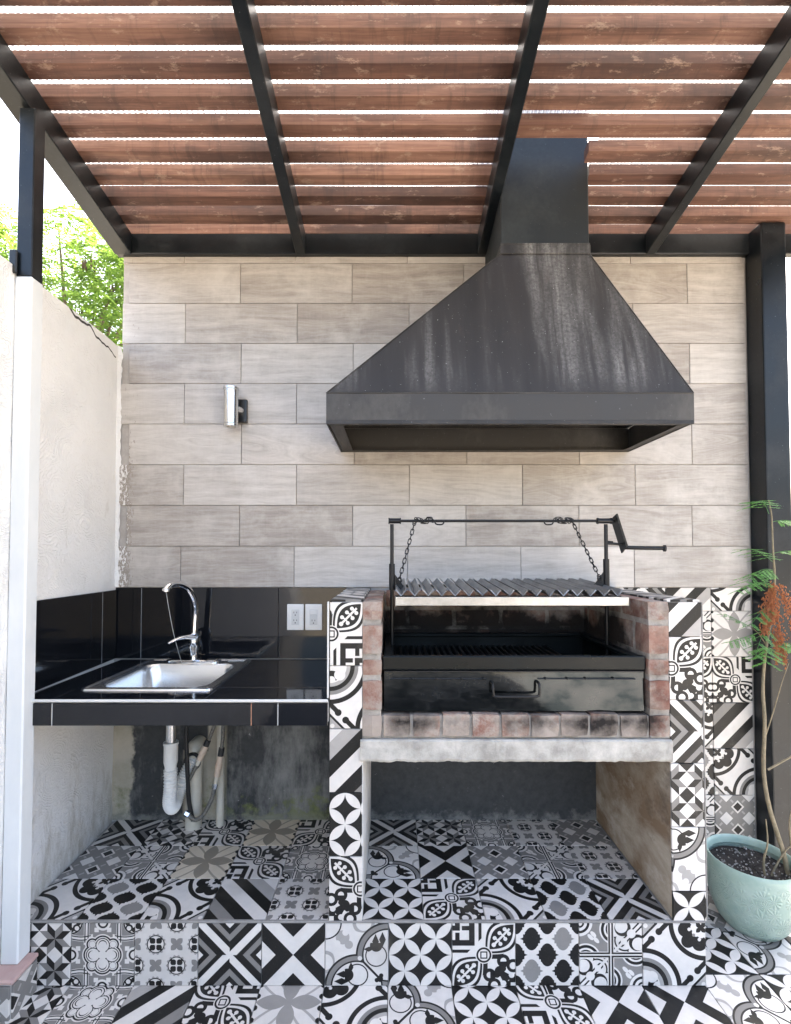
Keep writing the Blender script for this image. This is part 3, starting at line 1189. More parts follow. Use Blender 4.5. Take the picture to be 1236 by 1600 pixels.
# patterned tiles to the right of the barbecue
zc = [1.212, 1.108, .908, .708, .508, .308, .108, -.006]
colA = ['L', 'J', 'H', 'K', 'I', 'J', 'B']
colB = ['K', 'M', 'H', 'L', 'K', 'N', 'G']
rotB = [1, 0, 3, 3, 1, 0, 0]
for i in range(7):
    z1, z0 = zc[i], zc[i + 1]
    v0 = 0.0 if i == 0 else 1 - (z1 - z0) / .2
    v1 = (z1 - z0) / .2 if i == 0 else 1.0
    tile(wall, (1.200, WALLY, z0), EX, EZ, .2, z1 - z0, colA[i], 3 if i == 0 else 0, uvw=(0, 1, v0, v1), name='patterned_tile')
    tile(wall, (1.400, WALLY, z0), EX, EZ, .176, z1 - z0, colB[i], rotB[i], uvw=(0, .88, v0, v1), name='patterned_tile')
    tile(wall, (1.000, WALLY, z0), EX, EZ, .2, z1 - z0, pool[(i * 5 + 3) % 14], i % 4, uvw=(0, 1, v0, v1), name='patterned_tile')

# ------------------------------------------------------------------ left boundary wall
def lw_x(y):
    return LW - (y - 1.86) * .055


lwall = thing('boundary_wall', 'rough white stucco boundary wall with a crack along its top, beside the sink', 'wall', (-1.3, 1.0, 0))
bm = bmesh.new()
ys = [-1.2 + i * .12 for i in range(29)]
ys[-1] = 2.158
nz = 20
fr, bk = [], []
for y in ys:
    top = 2.272 + (y - 1.7) * .045 + mnoise.noise((y * 9, 3.1, 0)) * .012 - (max(0, y - 2.0) * .05)
    fr.append([bm.verts.new((lw_x(y) + mnoise.noise((y * 4, k * .7, 0)) * .004, y, -.01 + (top + .01) * k / nz)) for k in range(nz + 1)])
    bk.append([bm.verts.new((lw_x(y) - .16, y, -.01 + (top + .01) * k / nz)) for k in (0, nz)])
for i in range(len(ys) - 1):
    for k in range(nz):
        bm.faces.new((fr[i][k], fr[i][k + 1], fr[i + 1][k + 1], fr[i + 1][k]))
    bm.faces.new((bk[i][0], bk[i + 1][0], bk[i + 1][1], bk[i][1]))
    bm.faces.new((fr[i][nz], bk[i][1], bk[i + 1][1], fr[i + 1][nz]))
for i in (0, len(ys) - 1):
    bm.faces.new([bk[i][0]] + fr[i] + [bk[i][1]])
bm_obj('stucco_face', bm, MT['stucco'], lwall)
# torn plaster lip where the wall meets the plank tiles
bm = bmesh.new()
L = []
for k in range(90):
    z = 1.214 + k * (2.285 - 1.214) / 89
    wdt = .001 + .010 * abs(mnoise.noise((z * 21, .3, 1))) + .010 * max(0, mnoise.noise((z * 55, 2.3, 1)))
    L.append([bm.verts.new((lw_x(2.16) - .012, 2.1535 - .012, z)), bm.verts.new((lw_x(2.16) + .008 + wdt * .5, 2.149, z)), bm.verts.new((lw_x(2.16) + .010 + wdt, 2.1552, z))])
for a, b in zip(L, L[1:]):
    for j in range(2):
        bm.faces.new((a[j], b[j], b[j + 1], a[j + 1]))
bm_obj('plaster_lip', bm, MT['stucco'], lwall, True)
# black glazed tiles on it above the counter
sx = Vector((lw_x(1.0) - lw_x(2.0), -1, 0)).normalized()       # runs towards the camera
dirv = -sx
for a, b in ((1.556, 2.035), (2.035, 2.15)):
    o = tile(lwall, (lw_x(a) + .003, a, .901), dirv, EZ, (b - a) * 1.0015, 1.203 - .901, mat=MT['gloss'], th=.006, name='splashback_tile', gap=.0009)

box('joint_strip', lw_x(2.035) + .003, lw_x(2.035) + .0095, 2.0338, 2.0362, .902, 1.201, MT['joint'], lwall, 0)

# ------------------------------------------------------------------ low kerb and the posts at the left
kerb = thing('low_kerb', 'low kerb with pink cement top and tiled sides under the white post', 'kerb', (-1.2, 1.5, 0))
box('kerb_body', -1.214, -1.118, 1.449, 1.553, -.007, .098, MT['cement'], kerb, 0)
box('cement_cap', -1.214, -1.110, 1.444, 1.553, .098, .112, MT['pink'], kerb, .004)
tile(kerb, (-1.118, 1.449, -.004), EY, EZ, .1, .1, 'N', 0, uvw=(0, .5, 0, .5), th=.006)
tile(kerb, (-1.214, 1.449, -.004), EX, EZ, .096, .1, 'N', 0, uvw=(.3, .78, .3, .8), th=.006)

# ------------------------------------------------------------------ pergola
H0 = CAMZ
AS, AB, SL = 1.7645, 1.6685, .156    # slat underside, rafter underside, slope


def zs(y): return H0 + AS - SL * y
def zb(y): return H0 + AB - SL * y


perg = thing('pergola', 'black steel pergola with red-brown wooden slats under a translucent corrugated roof', 'pergola', (.3, 1.2, 0))
YF = 0.92
for (a, b) in ((-1.238, -1.163), (-.434, -.391), (.374, .416), (1.119, 1.161), (1.87, 1.91)):
    bm = bmesh.new()
    q = []
    for y in (YF, 2.128):
        q.append([bm.verts.new((a, y, zb(y))), bm.verts.new((b, y, zb(y))), bm.verts.new((b, y, zs(y) - .001)), bm.verts.new((a, y, zs(y) - .001))])
    for k in range(4):
        bm.faces.new((q[0][k], q[0][(k + 1) % 4], q[1][(k + 1) % 4], q[1][k]))
    bm.faces.new(q[0][::-1]); bm.faces.new(q[1])
    bmesh.ops.bevel(bm, geom=list(bm.edges), offset=.003, segments=1, affect='EDGES')
    bm_obj('rafter', bm, MT['steel'], perg)
box('wall_beam', -1.238, 2.3, 2.1285, 2.162, 2.694, 2.786, MT['steel'], perg, .003)
box('front_beam', -1.238, 2.3, YF - .05, YF - .001, zb(YF), zs(YF), MT['steel'], perg, .003)
box('column', 1.580, 1.686, 2.055, 2.158, -.007, 2.788, MT['steel'], perg, .006, 2)
# slender left post: black above, painted white below
pb = bmesh.new()
box('post', -1.190, -1.140, 1.502, 1.552, 2.232, zb(1.55) - .001, MT['steel'], perg, .003)
box('white_post', -1.192, -1.138, 1.500, 1.5535, .112, 2.232, MT['post'], perg, .004)
box('post_bracket', -1.2045, -1.180, 1.490, 1.4995, 2.237, 2.312, MT['blackplastic'], perg, .003)
# slats
PITCH, SW, SH = .0939, .0455, .041
YREF = 2.1735
DX0, DX1, DY0 = .405, .753, 1.822     # duct opening
nsl = int((YREF - YF) / PITCH)
for i in range(nsl):
    y1 = YREF - i * PITCH
    y0 = y1 - SW
    zz = zs((y0 + y1) / 2)
    segs = [(-1.238, 2.30)]
    if y1 > 1.73:
        segs = [(-1.238, DX0 - .004), (DX1 + .006 if y0 > 1.8 else .7205, 2.30)]
    for (a, b) in segs:
        bm = bmesh.new()
        nseg = 10
        rows = []
        sag = rnd.uniform(-.004, .004)
        tilt = rnd.uniform(-.0025, .0025)
        for k in range(nseg + 1):
            x = a + (b - a) * k / nseg
            wv = mnoise.noise((x * 1.7, i * 3.3, 0)) * .0025 + sag * math.sin(math.pi * k / nseg) * .4
            yy = mnoise.noise((x * 1.3, i * 5.7, 4)) * .002
            rows.append([bm.verts.new((x, y0 + yy, zz + SL * .02 + tilt + abs(wv) * .4)), bm.verts.new((x, y1 + yy, zz - SL * .02 + abs(wv) * .4)),
                         bm.verts.new((x, y1 + yy, zz + SH + wv)), bm.verts.new((x, y0 + yy, zz + SH + SL * .04 + wv))])
        for p, q in zip(rows, rows[1:]):
            for k in range(4):
                bm.faces.new((p[k], p[(k + 1) % 4], q[(k + 1) % 4], q[k]))
        bm.faces.new(rows[0][::-1]); bm.faces.new(rows[-1])
        bm_obj('slat', bm, MT['slat'], perg)
# corrugated translucent sheet over the slats
for (xa, xb, yb) in ((-1.245, DX0 - .006, 2.30), (DX0 - .006, DX1 + .006, 1.735), (DX1 + .006, 2.32, 2.30)):
    bm = bmesh.new()
    prev = None
    nx = int((xb - xa) / .005)
    for k in range(nx + 1):
        x = xa + (xb - xa) * k / nx
        dz = .0045 * (1 if k % 4 in (0, 1) else -1)
        col = [bm.verts.new((x, y, zs(y) + SH + .0105 + dz)) for y in (YF - .06, yb)]
        if prev:
            bm.faces.new((prev[0], col[0], col[1], prev[1]))
        prev = col
    bm_obj('roof_sheet', bm, MT['sheet'], perg, recalc=False)

# ------------------------------------------------------------------ hood
hood = thing('range_hood', 'large weathered black metal hood with square flue above the barbecue', 'hood', (.4, 1.9, 1.8))
fl, frr = (-.234, 1.672), (1.043, 1.672)
bl, brr = (-.234, 2.153), (1.043, 2.153)
ZB, ZT = 1.812, 1.917
DZ = 2.507
dl, dr, df, db = .411, .748, 1.828, 2.153
bm = bmesh.new()
def ring(pts, z): return [bm.verts.new((p[0], p[1], z)) for p in pts]
o1 = ring([fl, frr, brr, bl], ZT)
o2 = ring([(dl, df), (dr, df), (dr, db), (dl, db)], DZ)
i2 = ring([(dl + .005, df + .005), (dr - .005, df + .005), (dr - .005, db - .004), (dl + .005, db - .004)], DZ)
i1 = ring([(fl[0] + .005, fl[1] + .005), (frr[0] - .005, frr[1] + .005), (brr[0] - .005, brr[1] - .004), (bl[0] + .005, bl[1] - .004)], ZT)
for a, b in ((o1, o2), (o2, i2), (i2, i1), (i1, o1)):
    for k in range(4):
        bm.faces.new((a[k], a[(k + 1) % 4], b[(k + 1) % 4], b[k]))
ed = [e for e in bm.edges if all(v in o1 or v in o2 for v in e.verts)]
bmesh.ops.bevel(bm, geom=ed, offset=.004, segments=2, affect='EDGES')
shell = bm_obj('canopy', bm, MT['hood'], hood)
# bottom band folded from a separate, less weathered sheet that buckles a little
bm = bmesh.new()
def band(px, py, off):
    n = 36
    out = []
    pts = [fl, frr, brr, bl]
    for q in range(4):
        A, B = Vector(pts[q]), Vector(pts[(q + 1) % 4])
        for k in range(n):
            p = A.lerp(B, k / n)
            c = Vector(((fl[0] + frr[0]) / 2, (fl[1] + bl[1]) / 2))
            d = Vector((0, -1)) if q == 0 else Vector((1, 0)) if q == 1 else Vector((0, 1)) if q == 2 else Vector((-1, 0))
            w = 0.0 if q == 2 else .0022 * mnoise.noise((p.x * 5 + px, p.y * 5, py)) * min(1, k / 2, (n - k) / 2)
            out.append(p + d * (w - off))
    return out
zl = [ZB, ZB + .035, ZB + .07, ZT - .0005]
O = [[bm.verts.new((p.x, p.y, z)) for p in band(0, z * 6, -.0006)] for z in zl]
I = [[bm.verts.new((p.x, p.y, z)) for p in band(0, z * 6, .0045)] for z in zl]
nn = len(O[0])
for stack in (O, I):
    for a, b in zip(stack, stack[1:]):
        for k in range(nn):
            bm.faces.new((a[k], a[(k + 1) % nn], b[(k + 1) % nn], b[k]))
for a, b in ((O[0], I[0]), (O[-1], I[-1])):
    for k in range(nn):
        bm.faces.new((a[k], a[(k + 1) % nn], b[(k + 1) % nn], b[k]))
autosmooth(bm_obj('skirt', bm, MT['skirt'], hood), 35)
tube('weld_seam', [(fl[0] + .002, fl[1] - .0005, ZT), (.4, fl[1] - .0012, ZT + .0005), (frr[0] - .002, fl[1] - .0005, ZT)], .0022, MT['skirt'], hood, 8, 10)
for (xa, xb_) in ((fl[0], dl), (frr[0], dr)):
    tube('weld_seam', [(xa, fl[1], ZT), ((xa + xb_) / 2, (fl[1] + df) / 2, (ZT + DZ) / 2), (xb_, df, DZ)], .0022, MT['hood'], hood, 8, 8)
# inward flange round the opening
F = .035
for (a, b, c, d) in ((fl[0] + .006, frr[0] - .002, fl[1] + .006, fl[1] + F), (fl[0] + .006, frr[0] - .002, brr[1] - F, brr[1] - .006),
                     (fl[0] + .008, fl[0] + F + .02, fl[1] + F + .001, brr[1] - F - .001), (frr[0] - F - .002, frr[0] - .006, fl[1] + F + .001, brr[1] - F - .001)):
    box('flange', a, b, c, d, ZB + .0015, ZB + .006, MT['hood'], hood, .001)
box('skirt_seam', fl[0] + .002, frr[0] - .002, fl[1] - .003, fl[1] + .001, ZB - .004, ZB + .010, MT['hood'], hood, .001)
box('flue_collar', dl - .004, dr + .004, df - .004, db, DZ - .002, DZ + .034, MT['hood'], hood, .002)
box('flue', dl, dr, df, db + .001, DZ + .034, 3.25, MT['flue'], hood, .003)
box('flue_weld', dl - .0025, dr + .0025, df - .0035, df + .004, DZ + .0345, DZ + .039, MT['hood'], hood, .001)

# ------------------------------------------------------------------ wall lamp
lamp = thing('wall_lamp', 'brushed steel cylinder up-down lamp on a black plate on the plank-tiled wall', 'lamp', (-.66, 2.15, 1.93))
lx, ly = -.701, 2.085
zc0, zc1 = 1.908, 2.0776
tube('cylinder', [(lx, ly, zc0 + .012), (lx, ly, zc1 - .012)], .0305, MT['lampsteel'], lamp, 32)
for z0, z1 in ((zc0, zc0 + .009), (zc1 - .009, zc1)):
    autosmooth(bm_obj('end_ring', lathe_bm([(.020, z0), (.0325, z0), (.0325, z1), (.020, z1), (.020, z0)], (lx, ly), 32), MT['lampsteel'], lamp))
for z0 in (zc0 + .008, zc1 - .0115):
    autosmooth(bm_obj('lens', lathe_bm([(0, z0), (.029, z0), (.029, z0 + .0035), (0, z0 + .0035)], (lx, ly), 24), MT['whiteplastic'], lamp))
box('back_plate', -.706, -.648, 2.132, 2.1535, 1.940, 2.043, MT['blackplastic'], lamp, .004, 2)
tube('arm', [(lx + .012, ly + .02, 1.992), (-.677, 2.134, 1.992)], .019, MT['lampsteel'], lamp, 18)

# ------------------------------------------------------------------ sink counter
ctr = thing('sink_counter', 'black glazed tile counter with white edge trim spanning from the boundary wall to the barbecue', 'counter', (-.7, 1.85, .8))
CZ = .897
CF = 1.542
sx0, sx1, sy0, sy1 = -1.058, -.612, 1.640, 2.128      # sink outline
bx0, bx1, by0, by1 = -1.018, -.652, 1.684, 2.040      # bowl opening
# counter slab as four bars round the sink cut-out
for (a, b, c, d) in ((-1.196, bx0 - .012, CF + .008, WALLY - .008), (bx1 + .012, -.207, CF + .008, WALLY - .008), (bx0 - .012, bx1 + .012, CF + .008, by0 - .012), (bx0 - .012, bx1 + .012, by1 + .012, WALLY - .008)):
    box('counter_slab', a, b, c, d, .826, CZ - .008, MT['cement'], ctr, 0)
# top tiles round the sink
TT = ((-1.196, -1.083, CF + .004, WALLY - .008), (-1.083, -.600, CF + .004, sy0 + .012), (-1.083, sx0 + .012, sy0 + .012, WALLY - .008),
      (-.624, -.207, 1.690, WALLY - .008), (-.600, -.207, CF + .004, 1.690), (-.624, -.600, sy0 + .012, 1.690), (sx0 + .012, -.624, sy1 - .012, WALLY - .008))
for (a, b, c, d) in TT:
    tile(ctr, (a, c, CZ - .008), EX, EY, b - a, d - c, mat=MT['gloss'], th=.008, name='top_tile', gap=.0007)
box('edge_trim', -1.196, -.207, CF - .003, CF + .004, CZ - .0065, CZ + .0015, MT['trim'], ctr, .0015)
for a, b in ((-1.196, -1.078), (-1.078, -.449), (-.449, -.365), (-.365, -.207)):
    tile(ctr, (a, CF + .008, .815), EX, EZ, b - a, CZ - .010 - .815, mat=MT['gloss'], th=.008, name='fascia_tile', gap=.0012)
for x, m_ in ((-1.078, 'trim'), (-.449, 'copper'), (-.365, 'trim')):
    box('joint_strip', x - .0012, x + .0012, CF + .0012, CF + .006, .8165, CZ - .0105, MT[m_], ctr, 0)
box('end_trim', -.2115, -.2065, FRONT - .010, FRONT + .003, .90, 1.205, MT['trim'], ctr, .001)

# sink
sink = thing('sink', 'stainless steel drop-in sink set into the black counter', 'sink', (-.84, 1.86, .9))


def rrect(x0, x1, y0, y1, r, n=6):
    pts = []
    for cx, cy, a0 in ((x1 - r, y1 - r, 0), (x0 + r, y1 - r, 90), (x0 + r, y0 + r, 180), (x1 - r, y0 + r, 270)):
        for k in range(n + 1):
            a = R(a0 + 90 * k / n)
            pts.append((cx + r * math.cos(a), cy + r * math.sin(a)))
    return pts


bm = bmesh.new()
loops = []
for (x0, x1, y0, y1, r, z) in ((sx0, sx1, sy0, sy1, .02, CZ + .0005), (sx0 + .003, sx1 - .003, sy0 + .003, sy1 - .003, .018, CZ + .007), (sx0 + .010, sx1 - .010, sy0 + .010, sy1 - .010, .014, CZ + .007),
                               (sx0 + .014, sx1 - .014, sy0 + .014, sy1 - .014, .014, CZ + .004),
                               (bx0 - .006, bx1 + .006, by0 - .006, by1 + .006, .056, CZ + .004), (bx0, bx1, by0, by1, .05, CZ - .001), (bx0 + .006, bx1 - .006, by0 + .006, by1 - .006, .05, CZ - .02),
                               (bx0 + .016, bx1 - .016, by0 + .016, by1 - .016, .055, CZ - .11), (bx0 + .035, bx1 - .035, by0 + .035, by1 - .035, .06, CZ - .135), (bx0 + .07, bx1 - .07, by0 + .07, by1 - .07, .06, CZ - .142)):
    loops.append([bm.verts.new((p[0], p[1], z)) for p in rrect(x0, x1, y0, y1, r)])
for a, b in zip(loops, loops[1:]):
    n = len(a)
    for k in range(n):
        bm.faces.new((a[k], a[(k + 1) % n], b[(k + 1) % n], b[k]))
bm.faces.new(loops[-1])
autosmooth(bm_obj('bowl', bm, MT['inox'], sink), 30)
autosmooth(bm_obj('drain', lathe_bm([(0, CZ - .140), (.028, CZ - .140), (.040, CZ - .1385), (.042, CZ - .1415)], ((bx0 + bx1) / 2, (by0 + by1) / 2), 24), MT['chrome'], sink))
box('label_sticker', -.706, -.640, 2.09, 2.112, CZ + .0045, CZ + .0052, MT['trim'], sink, 0)
# faucet
fa = thing('faucet', 'chrome gooseneck faucet with a side lever behind the sink', 'faucet', (-.85, 2.085, .9))
fx, fy, fz = -.850, 2.085, CZ + .004
bm = bmesh.new()
for pts, z in ((rrect(fx - .115, fx + .115, fy - .026, fy + .026, .025), fz), (rrect(fx - .115, fx + .115, fy - .026, fy + .026, .025), fz + .007), (rrect(fx - .108, fx + .108, fy - .020, fy + .020, .019), fz + .011)):
    loops = loops if z == fz and False else None
    if z == fz:
        prevl = [bm.verts.new((p[0], p[1], z)) for p in pts]
        continue
    cur = [bm.verts.new((p[0], p[1], z)) for p in pts]
    for k in range(len(cur)):
        bm.faces.new((prevl[k], prevl[(k + 1) % len(cur)], cur[(k + 1) % len(cur)], cur[k]))
    prevl = cur
bm.faces.new(prevl)
autosmooth(bm_obj('deck_plate', bm, MT['chrome'], fa), 30)
autosmooth(bm_obj('body', lathe_bm([(.020, fz + .010), (.017, fz + .020), (.016, fz + .040), (.021, fz + .062), (.023, fz + .085), (.021, fz + .108), (.015, fz + .116), (.012, fz + .125)], (fx, fy), 28), MT['chrome'], fa), 35)
sp = [(-.850, 2.085, 1.005), (-.848, 2.085, 1.06), (-.845, 2.083, 1.115), (-.846, 2.070, 1.165), (-.856, 2.035, 1.212), (-.868, 1.985, 1.235), (-.880, 1.935, 1.238), (-.888, 1.908, 1.222), (-.889, 1.905, 1.212)]
tube('spout', sp, lambda t: .0125 if t < .9 else .0145, MT['chrome'], fa, 16, 8)
# lever: flattened tapering paddle
bm = bmesh.new()
rings = []
p0, p1 = Vector((-.846, 2.078, 1.006)), Vector((-.918, 1.985, .988))
ax = (p1 - p0)
sd = ax.cross(Vector((0, 0, 1))).normalized()
for k in range(9):
    t = k / 8
    c = p0 + ax * t + Vector((0, 0, .016 * math.sin(t * 2.6)))
    w = .019 * (1 - .25 * t) * (1 if t < .9 else .7)
    h = .013 * (1 - .62 * t) * (1 if t < .9 else .6)
    rings.append([bm.verts.new(c + sd * w * math.cos(a * .5236) + Vector((0, 0, h * math.sin(a * .5236)))) for a in range(12)])
for a, b in zip(rings, rings[1:]):
    for k in range(12):
        bm.faces.new((a[k], a[(k + 1) % 12], b[(k + 1) % 12], b[k]))
bm.faces.new(rings[0]); bm.faces.new(rings[-1][::-1])
autosmooth(bm_obj('lever', bm, MT['chrome'], fa), 50)
tag(tube('cord', [(-.889, 1.905, 1.212), (-.886, 1.93, 1.13), (-.884, 1.975, 1.02), (-.884, 2.045, CZ + .0065)], .0011, MT['trim'], None, 5, 6),
    'thin cord hanging from the faucet spout down to the sink rim', 'cord')

# ------------------------------------------------------------------ socket plates
def plate(label, x, has_switch):
    t = thing('wall_socket', label, 'socket', (x, 2.15, 1.082))
    z = 1.082
    box('cover_plate', x - .037, x + .037, 2.1475, 2.1555, z - .057, z + .057, MT['whiteplastic'], t, .003, 2)
    box('insert', x - .017, x + .017, 2.1462, 2.1478, z - .034, z + .034, MT['trim'], t, .0006)
    def slots(zc_):
        for dx, dz, w, h in ((-.0062, .004, .0022, .008), (.0062, .004, .0022, .0065), (0, -.0075, .0048, .0048)):
            box('slot', x + dx - w / 2, x + dx + w / 2, 2.1457, 2.1464, zc_ + dz - h / 2, zc_ + dz + h / 2, MT['blackplastic'], t, 0)
    if has_switch:
        box('rocker', x - .015, x + .015, 2.1440, 2.1463, z + .012, z + .031, MT['whiteplastic'], t, .001)
        slots(z - .018)
    else:
        slots(z + .017); slots(z - .017)


plate('white double power outlet plate on the black splashback, nearer the faucet', -.4315, False)
plate('white plate with one switch and one outlet, nearer the barbecue pillar', -.3515, True)

# ------------------------------------------------------------------ plumbing under the counter
dp = thing('siphon_pipe', 'white corrugated plastic siphon pipe hanging below the sink', 'pipe', (-.885, 1.98, .34))
tube('tailpiece', [(-.885, 1.955, .595), (-.885, 1.955, .755)], .019, MT['inox'], dp, 18)
autosmooth(bm_obj('coupling', lathe_bm([(0, .612), (.0285, .612), (.0285, .603), (.0265, .600), (.0265, .535), (.022, .515), (.022, .50), (0, .50)], (-.885, 1.955), 24), MT['pvc'], dp), 35)
pth = smooth_path([(-.885, 1.955, .505), (-.884, 1.955, .43), (-.888, 1.957, .375), (-.886, 1.975, .345), (-.888, 2.005, .345), (-.884, 2.03, .375), (-.872, 2.05, .43), (-.855, 2.075, .475), (-.845, 2.10, .485)], 26)
bm = bmesh.new()
tube_bm(pth, [.0245 + .0022 * math.sin(i * 2 * math.pi / 4) for i in range(len(pth))], 18, bm)
autosmooth(bm_obj('flexible_hose', bm, MT['pvc'], dp), 60)
big = thing('waste_pipe', 'wide cream waste pipe rising from the tiled floor against the wall', 'pipe', (-.852, 2.105, .2))
tube('pipe_body', [(-.852, 2.105, .2), (-.852, 2.105, .50)], .034, MT['cream'], big, 26)
autosmooth(bm_obj('elbow', tube_bm(smooth_path([(-.852, 2.105, .498), (-.852, 2.106, .515), (-.850, 2.115, .53), (-.849, 2.14, .532), (-.849, 2.156, .532)], 6), .034, 24), MT['cream'], big), 50)
autosmooth(bm_obj('rubber_seal', tube_bm([(-.845 + .030 * math.cos(a * .3307), 2.068 + .006 * math.sin(a * .33), .488 + .030 * math.sin(a * .3307)) for a in range(20)], .0075, 10), MT['blackplastic'], big), 60)
thin = tag(tube('supply_pipe', [(-.742, 2.115, .2), (-.742, 2.115, .5), (-.744, 2.115, .82)], .0165, MT['cream'], None, 20),
           'thin cream supply pipe standing beside the hoses under the counter', 'pipe')
tag(tube('black_hose', [(-.836, 2.06, .25), (-.848, 2.045, .34), (-.851, 2.03, .50), (-.852, 2.02, .64), (-.838, 2.02, .685), (-.806, 2.03, .700), (-.795, 2.035, .72), (-.795, 2.035, .80)], .0088, MT['darkhose'], None, 10, 8),
    'black rubber hose looping up to the underside of the sink', 'hose')
h2 = thing('braided_hose', 'grey braided hose curving low in front of the waste pipe', 'hose', (-.8, 2.03, .3))
tube('hose_body', [(-.845, 2.035, .285), (-.815, 2.03, .268), (-.785, 2.035, .285), (-.758, 2.05, .335), (-.747, 2.06, .385)], .0088, MT['hose'], h2, 12, 8)
tube('nut', [(-.858, 2.036, .292), (-.842, 2.035, .284)], .0125, MT['chrome'], h2, 6)
tube('nut', [(-.748, 2.06, .380), (-.746, 2.062, .400)], .0115, MT['chrome'], h2, 6)
for nm, lab, pts in (('supply_hose', 'grey braided hose running slanted down behind the black hose', [(-.728, 2.04, .80), (-.733, 2.045, .71), (-.752, 2.05, .63), (-.782, 2.05, .555), (-.815, 2.045, .485), (-.846, 2.042, .425)]),
                     ('supply_hose', 'grey braided hose dropping straight to the upright valve', [(-.724, 2.055, .80), (-.716, 2.06, .70), (-.716, 2.065, .61), (-.722, 2.068, .545)])):
    tag(tube(nm, pts, .0075, MT['hose'], None, 10, 8), lab, 'hose')


def valve(label, a, b):
    a, b = Vector(a), Vector(b)
    t = thing('stop_valve', label, 'valve', b)
    d = (b - a)
    tube('nut', [a, a + d * .22], .0125, MT['darkhose'], t, 8)
    tube('valve_body', [a + d * .22, a + d * .78], .0125, MT['beige'], t, 10)
    tube('collar', [a + d * .45, a + d * .55], .0145, MT['beige'], t, 10)
    tube('tail', [a + d * .78, b], .009, MT['cream'], t, 10)


valve('beige valve with black nut slanted on the braided hose', (-.770, 2.045, .585), (-.815, 2.042, .485))
valve('beige upright valve with black nut beside the thin supply pipe', (-.722, 2.07, .545), (-.745, 2.066, .395))

# ------------------------------------------------------------------ barbecue masonry
bbq = thing('barbecue', 'masonry barbecue with patterned tile pillars, brick hearth and concrete slab', 'barbecue', (.39, 1.86, .2))
TOP = 1.203
lp = box('pillar', -.199, -.103, FRONT + .007, WALLY - .004, .2, TOP, MT['cement'], bbq, 0)
rp = box('pillar', .885, .985, FRONT + .007, WALLY - .004, .2, TOP, MT['stain'], bbq, 0)
# pale render on the wood-store side of the left pillar
box('pillar_render', -.103, -.0985, FRONT + .004, WALLY - .006, .2, .70, MT['stucco'], bbq, 0)
zt = [.2, .4, .6, .8, 1.0, TOP]
for i, (d, rt, uw) in enumerate((('H', 4, (.0, .52)), ('G', 0, (.25, .77)), ('L', 1, (.1, .62)), ('K', 3, (.0, .52)), ('H', 2, (.48, 1.0)))):
    tile(lp, (-.205, FRONT + .007, zt[i]), EX, EZ, .106, zt[i + 1] - zt[i], d, rt, uvw=(uw[0], uw[1], 0, 1), name='pillar_tile')
zr = [.2, .292, .492, .692, .892, 1.092, TOP]
for i, (d, rt, uw, vv) in enumerate((('G', 0, (0, .53), (.54, 1)), ('F', 2, (.47, 1.0), (0, 1)), ('A', 0, (.25, .78), (0, 1)), ('D', 0, (.0, .53), (0, 1)), ('H', 0, (.47, 1.), (0, 1)), ('L', 3, (.2, .73), (0, .55)))):
    tile(rp, (.881, FRONT + .007, zr[i]), EX, EZ, .107, zr[i + 1] - zr[i], d, rt, uvw=(uw[0], uw[1], vv[0], vv[1]), name='pillar_tile')
# tiled tops and outer sides
for i in range(3):
    y0 = FRONT + .007 + .2 * i
    h = min(.2, WALLY - .004 - y0)
    tile(lp, (-.205, y0, TOP), EX, EY, .106, h, 'LGD'[i], 0, uvw=(0, .53, 0, h / .2), name='cap_tile')
    tile(rp, (.881, y0, TOP), EX, EY, .107, h, 'DLD'[i], 0, uvw=(0, .53, 0, h / .2), name='cap_tile')
for i in range(3):
    y0 = FRONT + .007 + .2 * i
    h = min(.2, WALLY - .008 - y0)
    for j in range(5):
        z0 = .2 + .2 * j
        tile(rp, (.985, y0, z0), EY, EZ, h, .2, pool[(i * 3 + j * 4 + 1) % 14], j % 4, uvw=(0, h / .2, 0, 1), name='side_tile')
box('corner_trim', .9885, .9925, FRONT + .001, FRONT + .0065, .2, TOP, MT['grout'], bbq, .001)
# concrete slab with a broken lower edge
bm = bmesh.new()
nxs, nys = 130, 6
rows = []
for i in range(nxs + 1):
    x = -.1055 + (.9895 - .001) * i / nxs
    n1 = mnoise.noise((x * 20, 0, 0)) + .9 * mnoise.noise((x * 55, 5, 0))
    lowz = .700 + .0035 * n1
    fy = 1.549 + .0025 * mnoise.noise((x * 22, 1, 3))
    rows.append([bm.verts.new(c) for c in ((x, 2.155, .699), (x, fy + .02, .699 + .002 * n1), (x, fy + .004, lowz), (x, fy, lowz + .008), (x, fy + .001 * n1, .735), (x, fy, .764 + .003 * n1), (x, fy + .006, .768), (x, 2.155, .768))])
for p, q in zip(rows, rows[1:]):
    for k in range(8):
        bm.faces.new((p[k], p[(k + 1) % 8], q[(k + 1) % 8], q[k]))
bm.faces.new(rows[0]); bm.faces.new(rows[-1][::-1])
bm_obj('slab', bm, MT['slab'], bbq)


def brick_mesh(seed):
    bm = box_bm(-.5, .5, -.5, .5, -.5, .5)
    bmesh.ops.subdivide_edges(bm, edges=list(bm.edges), cuts=1, use_grid_fill=True)
    for v in bm.verts:
        c = v.co
        ext = sum(1 for q in c if abs(q) > .45)
        s = {3: .95, 2: .98, 1: 1.0, 0: 1}[ext]
        v.co = c * s + Vector((mnoise.noise(c * 3 + Vector((seed * 7, 0, 0))), mnoise.noise(c * 3 + Vector((0, seed * 5, 9))), mnoise.noise(c * 3 + Vector((4, 0, seed * 3))))) * .03
    me = bpy.data.meshes.new('brick')
    bmesh.ops.recalc_face_normals(bm, faces=bm.faces)
    bm.to_mesh(me); bm.free()
    me.materials.append(MT['brick'])
    return me


BM = [brick_mesh(i) for i in range(5)]


